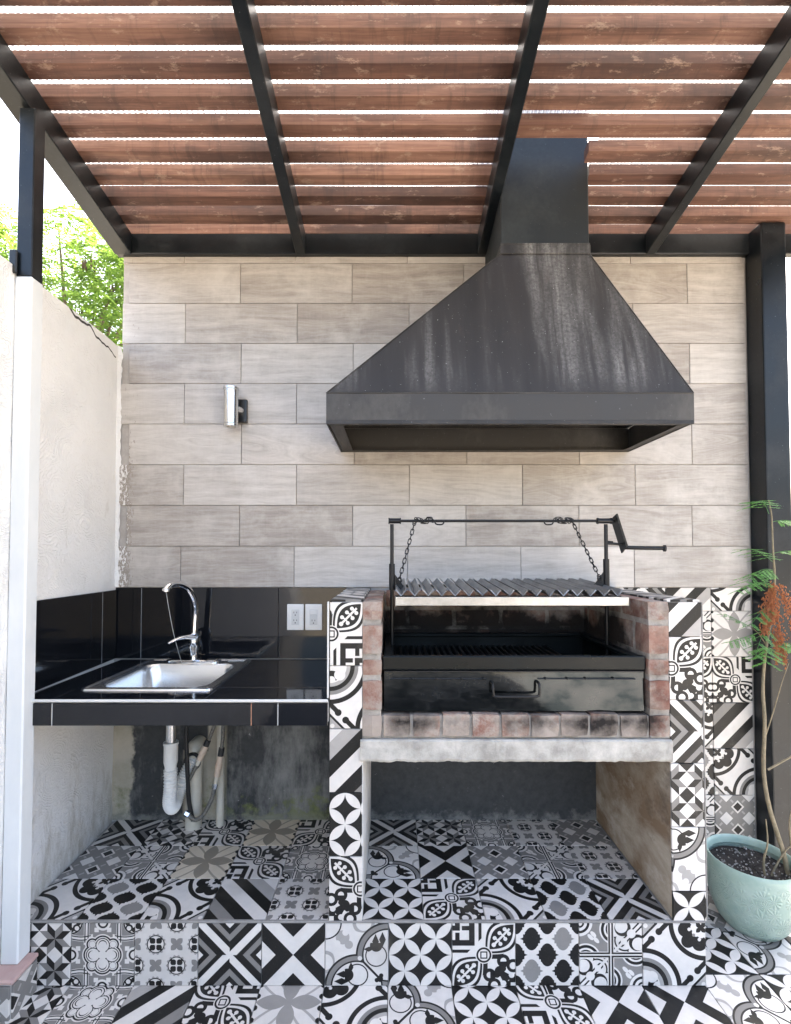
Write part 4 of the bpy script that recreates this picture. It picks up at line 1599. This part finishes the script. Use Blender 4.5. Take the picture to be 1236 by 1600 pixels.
def brick(parent, x0, x1, y0, y1, z0, z1):
    o = link('brick', rnd.choice(BM), None, parent)
    o.matrix_basis = Matrix.Translation(((x0 + x1) / 2, (y0 + y1) / 2, (z0 + z1) / 2)) @ Matrix.Diagonal(((x1 - x0), (y1 - y0), (z1 - z0), 1))
    return o


hl = box('hearth_mortar', -.101, -.0405, 1.563, 2.150, .769, 1.199, MT['mortar'], bbq, .002)
hr = box('hearth_mortar', .8185, .8825, 1.563, 2.150, .769, 1.199, MT['mortar'], bbq, .002)
hb = box('hearth_mortar', -.040, .818, 2.095, 2.152, .850, 1.199, MT['mortar'], bbq, .002)
hf = box('hearth_mortar', -.040, .818, 1.566, 2.094, .769, .840, MT['mortar'], bbq, .002)
courses = [(.776, .843), (.861, .954), (.970, 1.020), (1.037, 1.130), (1.146, 1.205)]
for (par, xa, xb) in ((hl, -.0995, -.037), (hr, .816, .8815)):
    for ci, (za, zb_) in enumerate(courses):
        y = 1.557
        first = .2 if ci % 2 == 0 else .105
        while y < 2.09:
            ln = first if y < 1.56 else .2
            ye = min(y + ln, 2.10)
            brick(par, xa, xb, y, ye - .012, za, zb_)
            y = ye
for ci in range(3):
    za = [.97, 1.052, 1.134][ci]
    x = -.036 - (.1 if ci % 2 else 0)
    while x < .81:
        a, b = max(x, -.034), min(x + .2, .812)
        if b - a > .03:
            brick(hb, a, b - .012, 2.088, 2.15, za, za + .068)
        x += .2
xb = [-.036 + i * .0945 for i in range(10)]
for i in range(9):
    brick(hf, xb[i] + .003, xb[i + 1] - .004, 1.556, 1.74, .774 + rnd.uniform(0, .004), .846 + rnd.uniform(-.003, .002))

# ------------------------------------------------------------------ fire box
fb = thing('fire_box', 'black steel fire box with a handled ash drawer between the brick sides', 'fire box', (.385, 1.83, .85))
FX0, FX1, FY0, FY1, FZ0, FZ1 = -.032, .810, 1.583, 2.085, .848, 1.027
bm = box_bm(FX0, FX1, FY0 + .012, FY0 + .018, FZ0, FZ1 - .01)
box_bm(FX0, FX0 + .006, FY0 + .018, FY1, FZ0, FZ1 - .01, bm=bm)
box_bm(FX1 - .006, FX1, FY0 + .018, FY1, FZ0, FZ1 - .01, bm=bm)
box_bm(FX0 + .006, FX1 - .006, FY1 - .006, FY1, FZ0, FZ1 - .01, bm=bm)
box_bm(FX0 + .006, FX1 - .006, FY0 + .018, FY1 - .006, FZ0, FZ0 + .006, bm=bm)
bm_obj('tub', bm, MT['soot'], fb)
box('front_rim', FX0 - .004, FX1 + .002, FY0 - .012, FY0 + .010, .984, 1.029, MT['soot'], fb, .004, 2)
box('rim', FX0, FX1, FY1 - .03, FY1, 1.012, 1.026, MT['soot'], fb, .003)
box('rim', FX0, FX0 + .03, FY0 + .011, FY1 - .031, 1.010, 1.026, MT['soot'], fb, .003)
box('rim', FX1 - .03, FX1, FY0 + .011, FY1 - .031, 1.010, 1.026, MT['soot'], fb, .003)
# drawer front, slightly buckled sheet
bm = bmesh.new()
nX, nZ = 24, 8
gr = []
for i in range(nX + 1):
    col = []
    for j in range(nZ + 1):
        x = FX0 + .002 + (FX1 - FX0 - .003) * i / nX
        z = .851 + (.976 - .851) * j / nZ
        y = FY0 - .004 + mnoise.noise((x * 3.1, 0, z * 7)) * .0035
        col.append(bm.verts.new((x, y, z)))
    gr.append(col)
for i in range(nX):
    for j in range(nZ):
        bm.faces.new((gr[i][j], gr[i + 1][j], gr[i + 1][j + 1], gr[i][j + 1]))
res = bmesh.ops.extrude_face_region(bm, geom=list(bm.faces))
for v in [e for e in res['geom'] if isinstance(e, bmesh.types.BMVert)]:
    v.co.y += .012
dr_ = bm_obj('drawer', bm, MT['door'], fb)
autosmooth(dr_, 40)
autosmooth(bm_obj('handle', tube_bm(smooth_path([(.316, 1.585, .944), (.316, 1.560, .942), (.316, 1.553, .932), (.317, 1.552, .914), (.325, 1.552, .905), (.39, 1.552, .904), (.455, 1.552, .905), (.463, 1.552, .914), (.464, 1.553, .934), (.464, 1.560, .944), (.464, 1.585, .946)], 4), .0042, 10), MT['rod'], dr_), 60)
box('drawer_lip', FX0 + .002, FX1 - .002, FY0 - .010, FY0 + .008, .9765, .981, MT['rod'], dr_, .001)
for x in (.06, .14, .22, .29, .49, .56, .62, .71):
    autosmooth(bm_obj('rivet', lathe_bm([(0, .9525), (.004, .953), (.0055, .956), (.004, .959), (0, .9595)], (x, FY0 - .0075), 10), MT['rod'], dr_), 60)
tube('hinge_rod', [(FX0 + .02, FY0 - .0065, .9555), (.30, FY0 - .007, .9545)], .0022, MT['rod'], dr_, 6)
tube('hinge_rod', [(.465, FY0 - .0065, .9555), (FX1 - .03, FY0 - .007, .9545)], .0022, MT['rod'], dr_, 6)
for i in range(27):
    x = .005 + i * .0245
    o = bm_obj('fire_bar', box_bm(x - .0055, x + .0055, FY0 + .019, FY1 - .007, .962, .972, .001), MT['rod'], fb)
box('fire_bar_support', FX0 + .007, FX1 - .007, 1.80, 1.812, .945, .9615, MT['rod'], fb, .001)

# ------------------------------------------------------------------ lifting frame
lf = thing('lifting_frame', 'black steel lifting frame with crossbar and crank handle over the grate', 'frame', (.385, 1.80, 1.0))
UY = 1.80
ULX, URX, CBZ = -.006, .787, 1.481
tube('upright', [(ULX, UY, .975), (ULX, UY, CBZ - .012)], .0068, MT['rod'], lf, 12)
tube('upright', [(URX, UY, .975), (URX, UY, CBZ - .012)], .0068, MT['rod'], lf, 12)
tube('crossbar', [(ULX - .012, UY, CBZ), (.832, UY, CBZ)], .0052, MT['rod'], lf, 12)
tube('bearing', [(ULX - .011, UY, CBZ), (ULX + .030, UY, CBZ)], .0098, MT['rod'], lf, 12)
tube('bearing', [(URX - .030, UY, CBZ), (URX + .018, UY, CBZ)], .0098, MT['rod'], lf, 12)
for x in (ULX - .013, ULX + .029, URX - .032, URX + .017):
    tube('bearing_ring', [(x, UY, CBZ), (x + .004, UY, CBZ)], .0118, MT['rod'], lf, 12)
# crank: flat plate set across the bar, with a grip
bm = bmesh.new()
P4 = [Vector((.815, UY - .030, 1.505)), Vector((.822, UY + .030, 1.490)), Vector((.860, UY + .030, 1.362)), Vector((.851, UY - .030, 1.388))]
nrmP = (P4[1] - P4[0]).cross(P4[3] - P4[0]).normalized() * .0035
va = [bm.verts.new(p + nrmP) for p in P4]
vb = [bm.verts.new(p - nrmP) for p in P4]
bm.faces.new(va); bm.faces.new(vb[::-1])
for k in range(4):
    bm.faces.new((va[k], va[(k + 1) % 4], vb[(k + 1) % 4], vb[k]))
cr = bm_obj('crank_plate', bm, MT['rod'], lf)
tube('grip', [(.854, UY - .004, 1.382), (.986, UY - .03, 1.379)], .0072, MT['rod'], cr, 12)
tube('grip_end', [(.984, UY - .0295, 1.379), (.991, UY - .031, 1.379)], .0125, MT['rod'], cr, 14)
tube('latch_pin', [(URX + .004, UY, 1.398), (.848, UY - .004, 1.394)], .0050, MT['rod'], lf, 10)
tube('latch_sleeve', [(URX + .004, UY, 1.4045), (.812, UY - .002, 1.4025)], .0035, MT['rod'], lf, 8)

# ------------------------------------------------------------------ hanging grate
gt = thing('grill_grate', 'hanging grill grate of V-shaped steel bars with a pale drip tray along its front', 'grate', (.39, 1.85, 1.22))
GY0, GY1 = 1.650, 2.035


def gz(y): return 1.214 + (y - GY0) / (GY1 - GY0) * .022


NB = 17
for i in range(NB):
    xc = .026 + i * .0459
    wv, dv = .0195, .021
    bm = bmesh.new()
    prof = [(-wv, dv), (0, 0), (wv, dv), (wv - .003, dv + .0022), (0, .0045), (-wv + .003, dv + .0022)]
    ends = []
    for y in (GY0, GY1):
        ends.append([bm.verts.new((xc + p[0] + rnd.uniform(-.0008, .0008), y + rnd.uniform(-.003, .003), gz(y) + p[1])) for p in prof])
    for k in range(6):
        bm.faces.new((ends[0][k], ends[0][(k + 1) % 6], ends[1][(k + 1) % 6], ends[1][k]))
    bm.faces.new(ends[0][::-1]); bm.faces.new(ends[1])
    bm_obj('bar', bm, MT['bar'], gt)
for y in (GY0 + .022, GY1 - .03):
    box('cross_rail', .004, .784, y, y + .010, gz(y) - .0125, gz(y) - .0005, MT['rod'], gt, .001)
tr = prism_bm([(1.615, 1.215), (1.613, 1.213), (1.616, 1.187), (1.640, 1.183), (1.664, 1.187), (1.666, 1.200), (1.663, 1.200), (1.661, 1.1895), (1.640, 1.186), (1.619, 1.1895), (1.617, 1.214)], 'x', .008, .780)
to = bm_obj('drip_tray', tr, MT['tray'], gt)
box('tray_end', .0065, .0085, 1.614, 1.665, 1.184, 1.2135, MT['tray'], to, .0005)
box('tray_end', .7795, .7815, 1.614, 1.665, 1.184, 1.2135, MT['tray'], to, .0005)
box('tray_stay', .10, .112, 1.655, 1.672, 1.1995, 1.203, MT['rod'], to, .0005)
box('tray_stay', .68, .692, 1.655, 1.672, 1.1995, 1.203, MT['rod'], to, .0005)
# guide sleeves and gusset ears riding on the uprights
for x, s, z0, z1 in ((ULX, 1, 1.226, 1.322), (URX, -1, 1.234, 1.340)):
    tube('guide_sleeve', [(x, UY, z0), (x, UY, z1)], .0112, MT['rod'], gt, 14)
    xs_ = x + s * .0105
    bm = prism_bm([(xs_, z0 + .002), (xs_ + s * .030, z0 - .006), (xs_ + s * .034, z0 + .012), (xs_ + s * .010, z0 + .045), (xs_, z0 + .058)], 'y', UY - .003, UY + .003)
    bm_obj('ear', bm, MT['rod'], gt)
    autosmooth(bm_obj('eye', tube_bm([(xs_ + s * .016 + .0085 * math.cos(a * .5236), UY - .0055, z0 + .034 + .0085 * math.sin(a * .5236)) for a in range(13)], .0025, 8), MT['rod'], gt), 60)


# ------------------------------------------------------------------ chains
def link_mesh():
    bm = bmesh.new()
    pts = []
    Ls, r = .0062, .0055
    for k in range(8):
        a = math.pi * k / 7
        pts.append((r * math.cos(a), 0, Ls + r * math.sin(a)))
    for k in range(8):
        a = math.pi + math.pi * k / 7
        pts.append((r * math.cos(a), 0, -Ls + r * math.sin(a)))
    n = len(pts)
    rings = []
    for i in range(n):
        p = Vector(pts[i]); t = (Vector(pts[(i + 1) % n]) - Vector(pts[i - 1])).normalized()
        s = Vector((0, 1, 0)); q = t.cross(s)
        rings.append([bm.verts.new(p + (s * math.cos(1.2566 * k) + q * math.sin(1.2566 * k)) * .0019) for k in range(5)])
    for i in range(n):
        for k in range(5):
            bm.faces.new((rings[i][k], rings[i][(k + 1) % 5], rings[(i + 1) % n][(k + 1) % 5], rings[(i + 1) % n][k]))
    bmesh.ops.recalc_face_normals(bm, faces=bm.faces)
    me = bpy.data.meshes.new('chain_link')
    bm.to_mesh(me); bm.free()
    for p in me.polygons:
        p.use_smooth = True
    me.materials.append(MT['rod'])
    return me


LM = link_mesh()


def chain(label, top, bot, s):
    t = thing('chain', label, 'chain', bot)
    top, bot = Vector(top), Vector(bot)
    d = top - bot
    n = int(d.length / .0172)
    z = d.normalized()
    y = Vector((0, 1, 0)); x = y.cross(z).normalized(); y = z.cross(x)
    for i in range(n + 1):
        o = link('chain_link', LM, None, t)
        a = (i % 2) * R(72) + rnd.uniform(-.25, .25) + R(8)
        M = Matrix(((x.x, y.x, z.x), (x.y, y.y, z.y), (x.z, y.z, z.z))).to_4x4()
        o.matrix_basis = Matrix.Translation(bot + d * (i / n)) @ M @ Matrix.Rotation(a, 4, 'Z')
    # turns wound round the crossbar
    for i in range(9):
        o = link('chain_link', LM, None, t)
        ang = i * 1.15
        c = Vector((top.x + s * (.004 + i * .0072), UY + .0085 * math.cos(ang), CBZ + .0085 * math.sin(ang)))
        o.matrix_basis = Matrix.Translation(c) @ Matrix.Rotation(ang, 4, 'X') @ Matrix.Rotation(R(60 + (i % 2) * 40), 4, 'Y') @ Matrix.Rotation((i % 2) * 1.4, 4, 'Z')
    hx = top.x + s * .072
    autosmooth(bm_obj('snap_hook', tube_bm(smooth_path([(hx, UY - .008, CBZ + .002), (hx + s * .005, UY - .009, CBZ - .010), (hx + s * .014, UY - .009, CBZ - .014), (hx + s * .030, UY - .009, CBZ - .013), (hx + s * .036, UY - .008, CBZ - .004), (hx + s * .033, UY - .007, CBZ + .003)], 5), .0027, 8), MT['rod'], t), 60)


chain('black steel chain holding the grate by the upright without a crank', (.078, UY - .002, CBZ - .006), (.021, UY - .006, 1.262), 1)
chain('black steel chain holding the grate by the crank-side upright', (.664, UY - .002, CBZ - .006), (.759, UY - .006, 1.272), -1)

# ------------------------------------------------------------------ potted plant
pot = thing('plant_pot', 'teal glazed round pot with embossed leaf relief, filled with dark soil', 'pot', (1.317, 1.823, 0))
pc = (1.317, 1.823)
prof = [(0, .0005), (.078, .0005), (.092, .005), (.112, .030), (.131, .078), (.1425, .135), (.1465, .190), (.1465, .232), (.1460, .243), (.1425, .248), (.1375, .246), (.1345, .238), (.132, .222)]
autosmooth(bm_obj('pot_body', lathe_bm(prof, pc, 72), MT['pot'], pot), 60)
bm = bmesh.new()
ctrv = bm.verts.new((pc[0], pc[1], .208))
rings = []
for j in range(1, 13):
    r = .1325 * j / 12
    rings.append([bm.verts.new((pc[0] + r * math.cos(k * .13090), pc[1] + r * math.sin(k * .13090), .206 + .010 * mnoise.noise((r * 40, k * .6, 2)) * (1 if j < 12 else .2))) for k in range(48)])
for k in range(48):
    bm.faces.new((ctrv, rings[0][k], rings[0][(k + 1) % 48]))
for a, b in zip(rings, rings[1:]):
    for k in range(48):
        bm.faces.new((a[k], b[k], b[(k + 1) % 48], a[(k + 1) % 48]))
bm_obj('soil', bm, MT['soil'], pot, True)
bm = bmesh.new()
for i in range(150):
    a, r = rnd.uniform(0, 6.28), .12 * math.sqrt(rnd.random())
    s = rnd.uniform(.002, .0055)
    mt = Matrix.Translation((pc[0] + r * math.cos(a), pc[1] + r * math.sin(a), .211 + s * .4)) @ Matrix.Rotation(rnd.uniform(0, 6), 4, (rnd.random(), rnd.random(), .5)) @ Matrix.Diagonal((s, s * .8, s * .6, 1))
    bmesh.ops.create_icosphere(bm, subdivisions=1, radius=1, matrix=mt)
pbl = bm_obj('pebbles', bm, MT['pebble'], pot)
pbl['kind'] = 'stuff'

def pl(p):      # stem and leaf positions, measured from the eye height of the pot
    f = (p[1] + .14) / p[1]
    return Vector((p[0] * f, p[1] + .11, CAMZ + (p[2] - CAMZ) * f))


plant = thing('feathery_plant', 'thin leggy shrub with feathery green leaves and rusty dry seed clusters in the teal pot', 'plant', (1.40, 1.80, .205))
stems = {
    'main': ([(1.315, 1.665, .245), (1.300, 1.675, .36), (1.268, 1.69, .50), (1.258, 1.70, .62), (1.272, 1.71, .78), (1.276, 1.72, .90), (1.292, 1.725, 1.02), (1.318, 1.73, 1.14), (1.336, 1.735, 1.26), (1.336, 1.74, 1.38), (1.338, 1.745, 1.49), (1.332, 1.75, 1.55)], lambda t: .0066 * (1 - t) + .0018),
    'right': ([(1.33, 1.662, .245), (1.345, 1.66, .33), (1.40, 1.66, .43), (1.47, 1.66, .52)], lambda t: .0055 * (1 - t * .6)),
    'arm': ([(1.272, 1.70, .625), (1.33, 1.69, .665), (1.40, 1.68, .71), (1.48, 1.66, .79)], lambda t: .0042 * (1 - t * .6)),
    'thin': ([(1.272, 1.71, .73), (1.295, 1.70, .82), (1.318, 1.69, .92), (1.336, 1.68, .99)], lambda t: .0024 * (1 - t * .6)),
    'dead': ([(1.345, 1.66, .245), (1.325, 1.67, .37), (1.318, 1.67, .46), (1.322, 1.665, .505)], lambda t: .0042 * (1 - t * .5)),
    'low': ([(1.235, 1.665, .25), (1.222, 1.66, .34), (1.236, 1.66, .40), (1.232, 1.66, .48)], lambda t: .0048 * (1 - t * .6)),
    'low2': ([(1.235, 1.67, .25), (1.275, 1.67, .33), (1.31, 1.665, .385), (1.345, 1.655, .40)], lambda t: .004 * (1 - t * .6)),
    'twig': ([(1.295, 1.73, 1.045), (1.262, 1.72, 1.085), (1.225, 1.71, 1.11)], lambda t: .0018 * (1 - t * .6)),
}
for k_, (pts, r) in stems.items():
    tube('stem', [pl(p) for p in pts], r, MT['stem'], plant, 8, 5)


def frond(base, tip, droop, npin, plen, up=Vector((0, 0, 1))):
    """a bipinnate leaf: rachis with pinnae, each pinna set with small leaflets"""
    base, tip = pl(base), pl(tip)
    bm = bmesh.new()
    ax = tip - base
    pts = [base + ax * (k / 8) + Vector((0, 0, droop * (4 * (k / 8) * (1 - k / 8)))) for k in range(9)]
    tube_bm(pts, .0009, 4, bm)
    side = ax.cross(up).normalized()
    for i in range(npin):
        t = .22 + .78 * i / max(npin - 1, 1)
        p = base + ax * t + Vector((0, 0, droop * 4 * t * (1 - t)))
        L = plen * 1.2 * (1 - .45 * abs(t - .5)) * rnd.uniform(.85, 1.1)
        for s in (-1, 1):
            d = (side * s + ax.normalized() * .55 + Vector((0, 0, rnd.uniform(-.55, -.15)))).normalized()
            tube_bm([p, p + d * L], .0005, 3, bm, False)
            nl = 11
            for q in range(nl):
                c = p + d * L * (q + 1) / nl
                for s2 in (-1, 1):
                    e = (d.cross(Vector((0, 0, 1))) * s2 + d * .5 + Vector((0, 0, rnd.uniform(-.3, .1)))).normalized()
                    l2 = L * .23 * (1 - .3 * q / nl)
                    w = d * l2 * .26
                    bm.faces.new([bm.verts.new(c), bm.verts.new(c + e * l2 * .5 + w), bm.verts.new(c + e * l2), bm.verts.new(c + e * l2 * .5 - w)])
    return bm_obj('frond', bm, MT['leaf'], plant, recalc=False)


FR = [((1.332, 1.75, 1.50), (1.235, 1.68, 1.525), .03, 6, .060), ((1.336, 1.745, 1.47), (1.44, 1.70, 1.44), .02, 6, .055), ((1.335, 1.74, 1.33), (1.19, 1.66, 1.375), .01, 6, .055),
      ((1.336, 1.74, 1.30), (1.215, 1.70, 1.265), .02, 6, .06), ((1.33, 1.74, 1.26), (1.17, 1.68, 1.235), .01, 6, .045), ((1.32, 1.73, 1.18), (1.22, 1.69, 1.12), .01, 4, .045),
      ((1.31, 1.73, 1.10), (1.225, 1.68, 1.02), .02, 4, .05), ((1.295, 1.725, 1.03), (1.245, 1.66, 1.00), .02, 5, .055), ((1.295, 1.725, 1.03), (1.43, 1.67, 1.02), .03, 6, .065),
      ((1.30, 1.72, 1.05), (1.45, 1.70, .97), .02, 5, .06), ((1.262, 1.72, 1.085), (1.16, 1.71, 1.055), .0, 5, .04), ((1.34, 1.655, .40), (1.43, 1.60, .345), .02, 6, .06),
      ((1.40, 1.66, .43), (1.36, 1.55, .335), .03, 6, .05), ((1.47, 1.66, .52), (1.44, 1.56, .40), .02, 6, .06), ((1.336, 1.74, 1.36), (1.45, 1.70, 1.36), .01, 5, .05),
      ((1.225, 1.71, 1.11), (1.15, 1.72, 1.15), .0, 4, .035)]
for f in FR:
    frond(*f)


def seeds(c0, c1, r, n):
    bm = bmesh.new()
    c0, c1 = pl(c0), pl(c1)
    tube_bm([c0, (c0 + c1) / 2, c1], .0012, 4, bm)
    for i in range(n):
        t = rnd.random() ** .8
        rr = r * (.35 + .9 * math.sin(math.pi * min(1, t * .85 + .12)))
        p = c0 + (c1 - c0) * t + Vector((rnd.gauss(0, rr * .45), rnd.gauss(0, rr * .45), rnd.gauss(0, .008)))
        l = rnd.uniform(.007, .014)
        d = Vector((rnd.gauss(0, .5), rnd.gauss(0, .5), -1)).normalized()
        w = d.orthogonal().normalized() * l * .22
        w2 = d.cross(w)
        bm.faces.new([bm.verts.new(p), bm.verts.new(p + d * l * .5 + w), bm.verts.new(p + d * l), bm.verts.new(p + d * l * .5 - w)])
        bm.faces.new([bm.verts.new(p), bm.verts.new(p + d * l * .5 + w2), bm.verts.new(p + d * l), bm.verts.new(p + d * l * .5 - w2)])
    bm_obj('seed_cluster', bm, MT['seed'], plant, recalc=False)


seeds((1.325, 1.73, 1.255), (1.268, 1.70, 1.09), .022, 460)
seeds((1.322, 1.73, 1.25), (1.290, 1.69, 1.13), .018, 260)
seeds((1.340, 1.735, 1.17), (1.338, 1.70, .985), .014, 300)
seeds((1.352, 1.735, 1.25), (1.390, 1.69, 1.10), .017, 280)
seeds((1.376, 1.72, 1.13), (1.405, 1.68, .985), .014, 240)
seeds((1.320, 1.72, 1.10), (1.312, 1.70, .99), .011, 150)

# ------------------------------------------------------------------ trees beyond the boundary wall
def tree(label, base, top, crown, rx, rz, seed, n):
    rr = random.Random(seed)
    t = thing('leafy_tree', label, 'tree', base)
    b, cp = Vector(base), Vector(top)
    bm = bmesh.new()
    mid = (b + cp) / 2 + Vector((rr.uniform(-.3, .3), rr.uniform(-.3, .3), 0))
    tube_bm(smooth_path([b, mid, cp], 6), lambda q: .16 * (1 - q) + .05, 10, bm)
    c = Vector(crown)
    tips = []
    for i in range(26):
        th, ph = rr.uniform(0, 6.28), rr.uniform(-.4, 1.3)
        q = c + Vector((rx * math.cos(th) * math.cos(ph), rx * math.sin(th) * math.cos(ph), rz * math.sin(ph))) * rr.uniform(.55, .95)
        p0 = mid.lerp(cp, rr.uniform(.3, 1))
        tube_bm(smooth_path([p0, (p0 + q) / 2 + Vector((0, 0, .15)), q], 4), lambda w: .035 * (1 - w) + .006, 6, bm)
        tips.append(q)
    bm_obj('trunk', bm, MT['bark'], t, True)
    vs, fs = [], []
    clumps = []
    for i in range(n):
        while True:
            d = Vector((rr.uniform(-1, 1), rr.uniform(-1, 1), rr.uniform(-1, 1)))
            if .25 < d.length < 1:
                break
        q = c + Vector((d.x * rx, d.y * rx, d.z * rz))
        q += Vector(mnoise.noise_vector(q * .9)) * .5
        if mnoise.noise(q * 1.25) < -.16:
            continue
        clumps.append(q)
    for q in clumps:
        # a feathery leaf: a drooping rachis with two rows of leaflets
        th = rr.uniform(0, 6.28)
        ax = Vector((math.cos(th), math.sin(th), rr.uniform(-.5, .15))).normalized()
        L = rr.uniform(.22, .36)
        sd = ax.cross(Vector((0, 0, 1))).normalized()
        for k in range(9):
            u = (k + 1) / 9
            p = q + ax * L * u + Vector((0, 0, -.10 * u * u))
            for s in (-1, 1):
                e = (sd * s + ax * .4 + Vector((0, 0, rr.uniform(-.3, .2)))).normalized() * (.085 * (1 - .45 * abs(u - .45)))
                w = ax * .017
                i0 = len(vs)
                vs += [p, p + e * .5 + w, p + e, p + e * .5 - w]
                fs.append((i0, i0 + 1, i0 + 2, i0 + 3))
    me = bpy.data.meshes.new('crown')
    me.from_pydata([tuple(v) for v in vs], [], fs)
    link('crown', me, MT['tree'], t)
    # hanging dry pods
    bm = bmesh.new()
    for i in range(46):
        q = rr.choice(clumps)
        for j in range(5):
            p = q + Vector((rr.gauss(0, .05), rr.gauss(0, .05), 0))
            l = rr.uniform(.12, .22)
            w = Vector((.012, rr.uniform(-.01, .01), 0))
            bm.faces.new([bm.verts.new(p - w * .4), bm.verts.new(p + w * .4), bm.verts.new(p + w + Vector((0, 0, -l * .6))), bm.verts.new(p + Vector((0, 0, -l))), bm.verts.new(p - w + Vector((0, 0, -l * .6)))])
    pods = bm_obj('seed_pods', bm, MT['pod'], t, recalc=False)
    pods['kind'] = 'stuff'


tree('sunlit feathery green tree rising behind the stucco boundary wall', (-4.6, 6.9, -.02), (-4.5, 6.8, 3.5), (-4.4, 6.7, 4.15), 2.2, 1.8, 5, 5800)
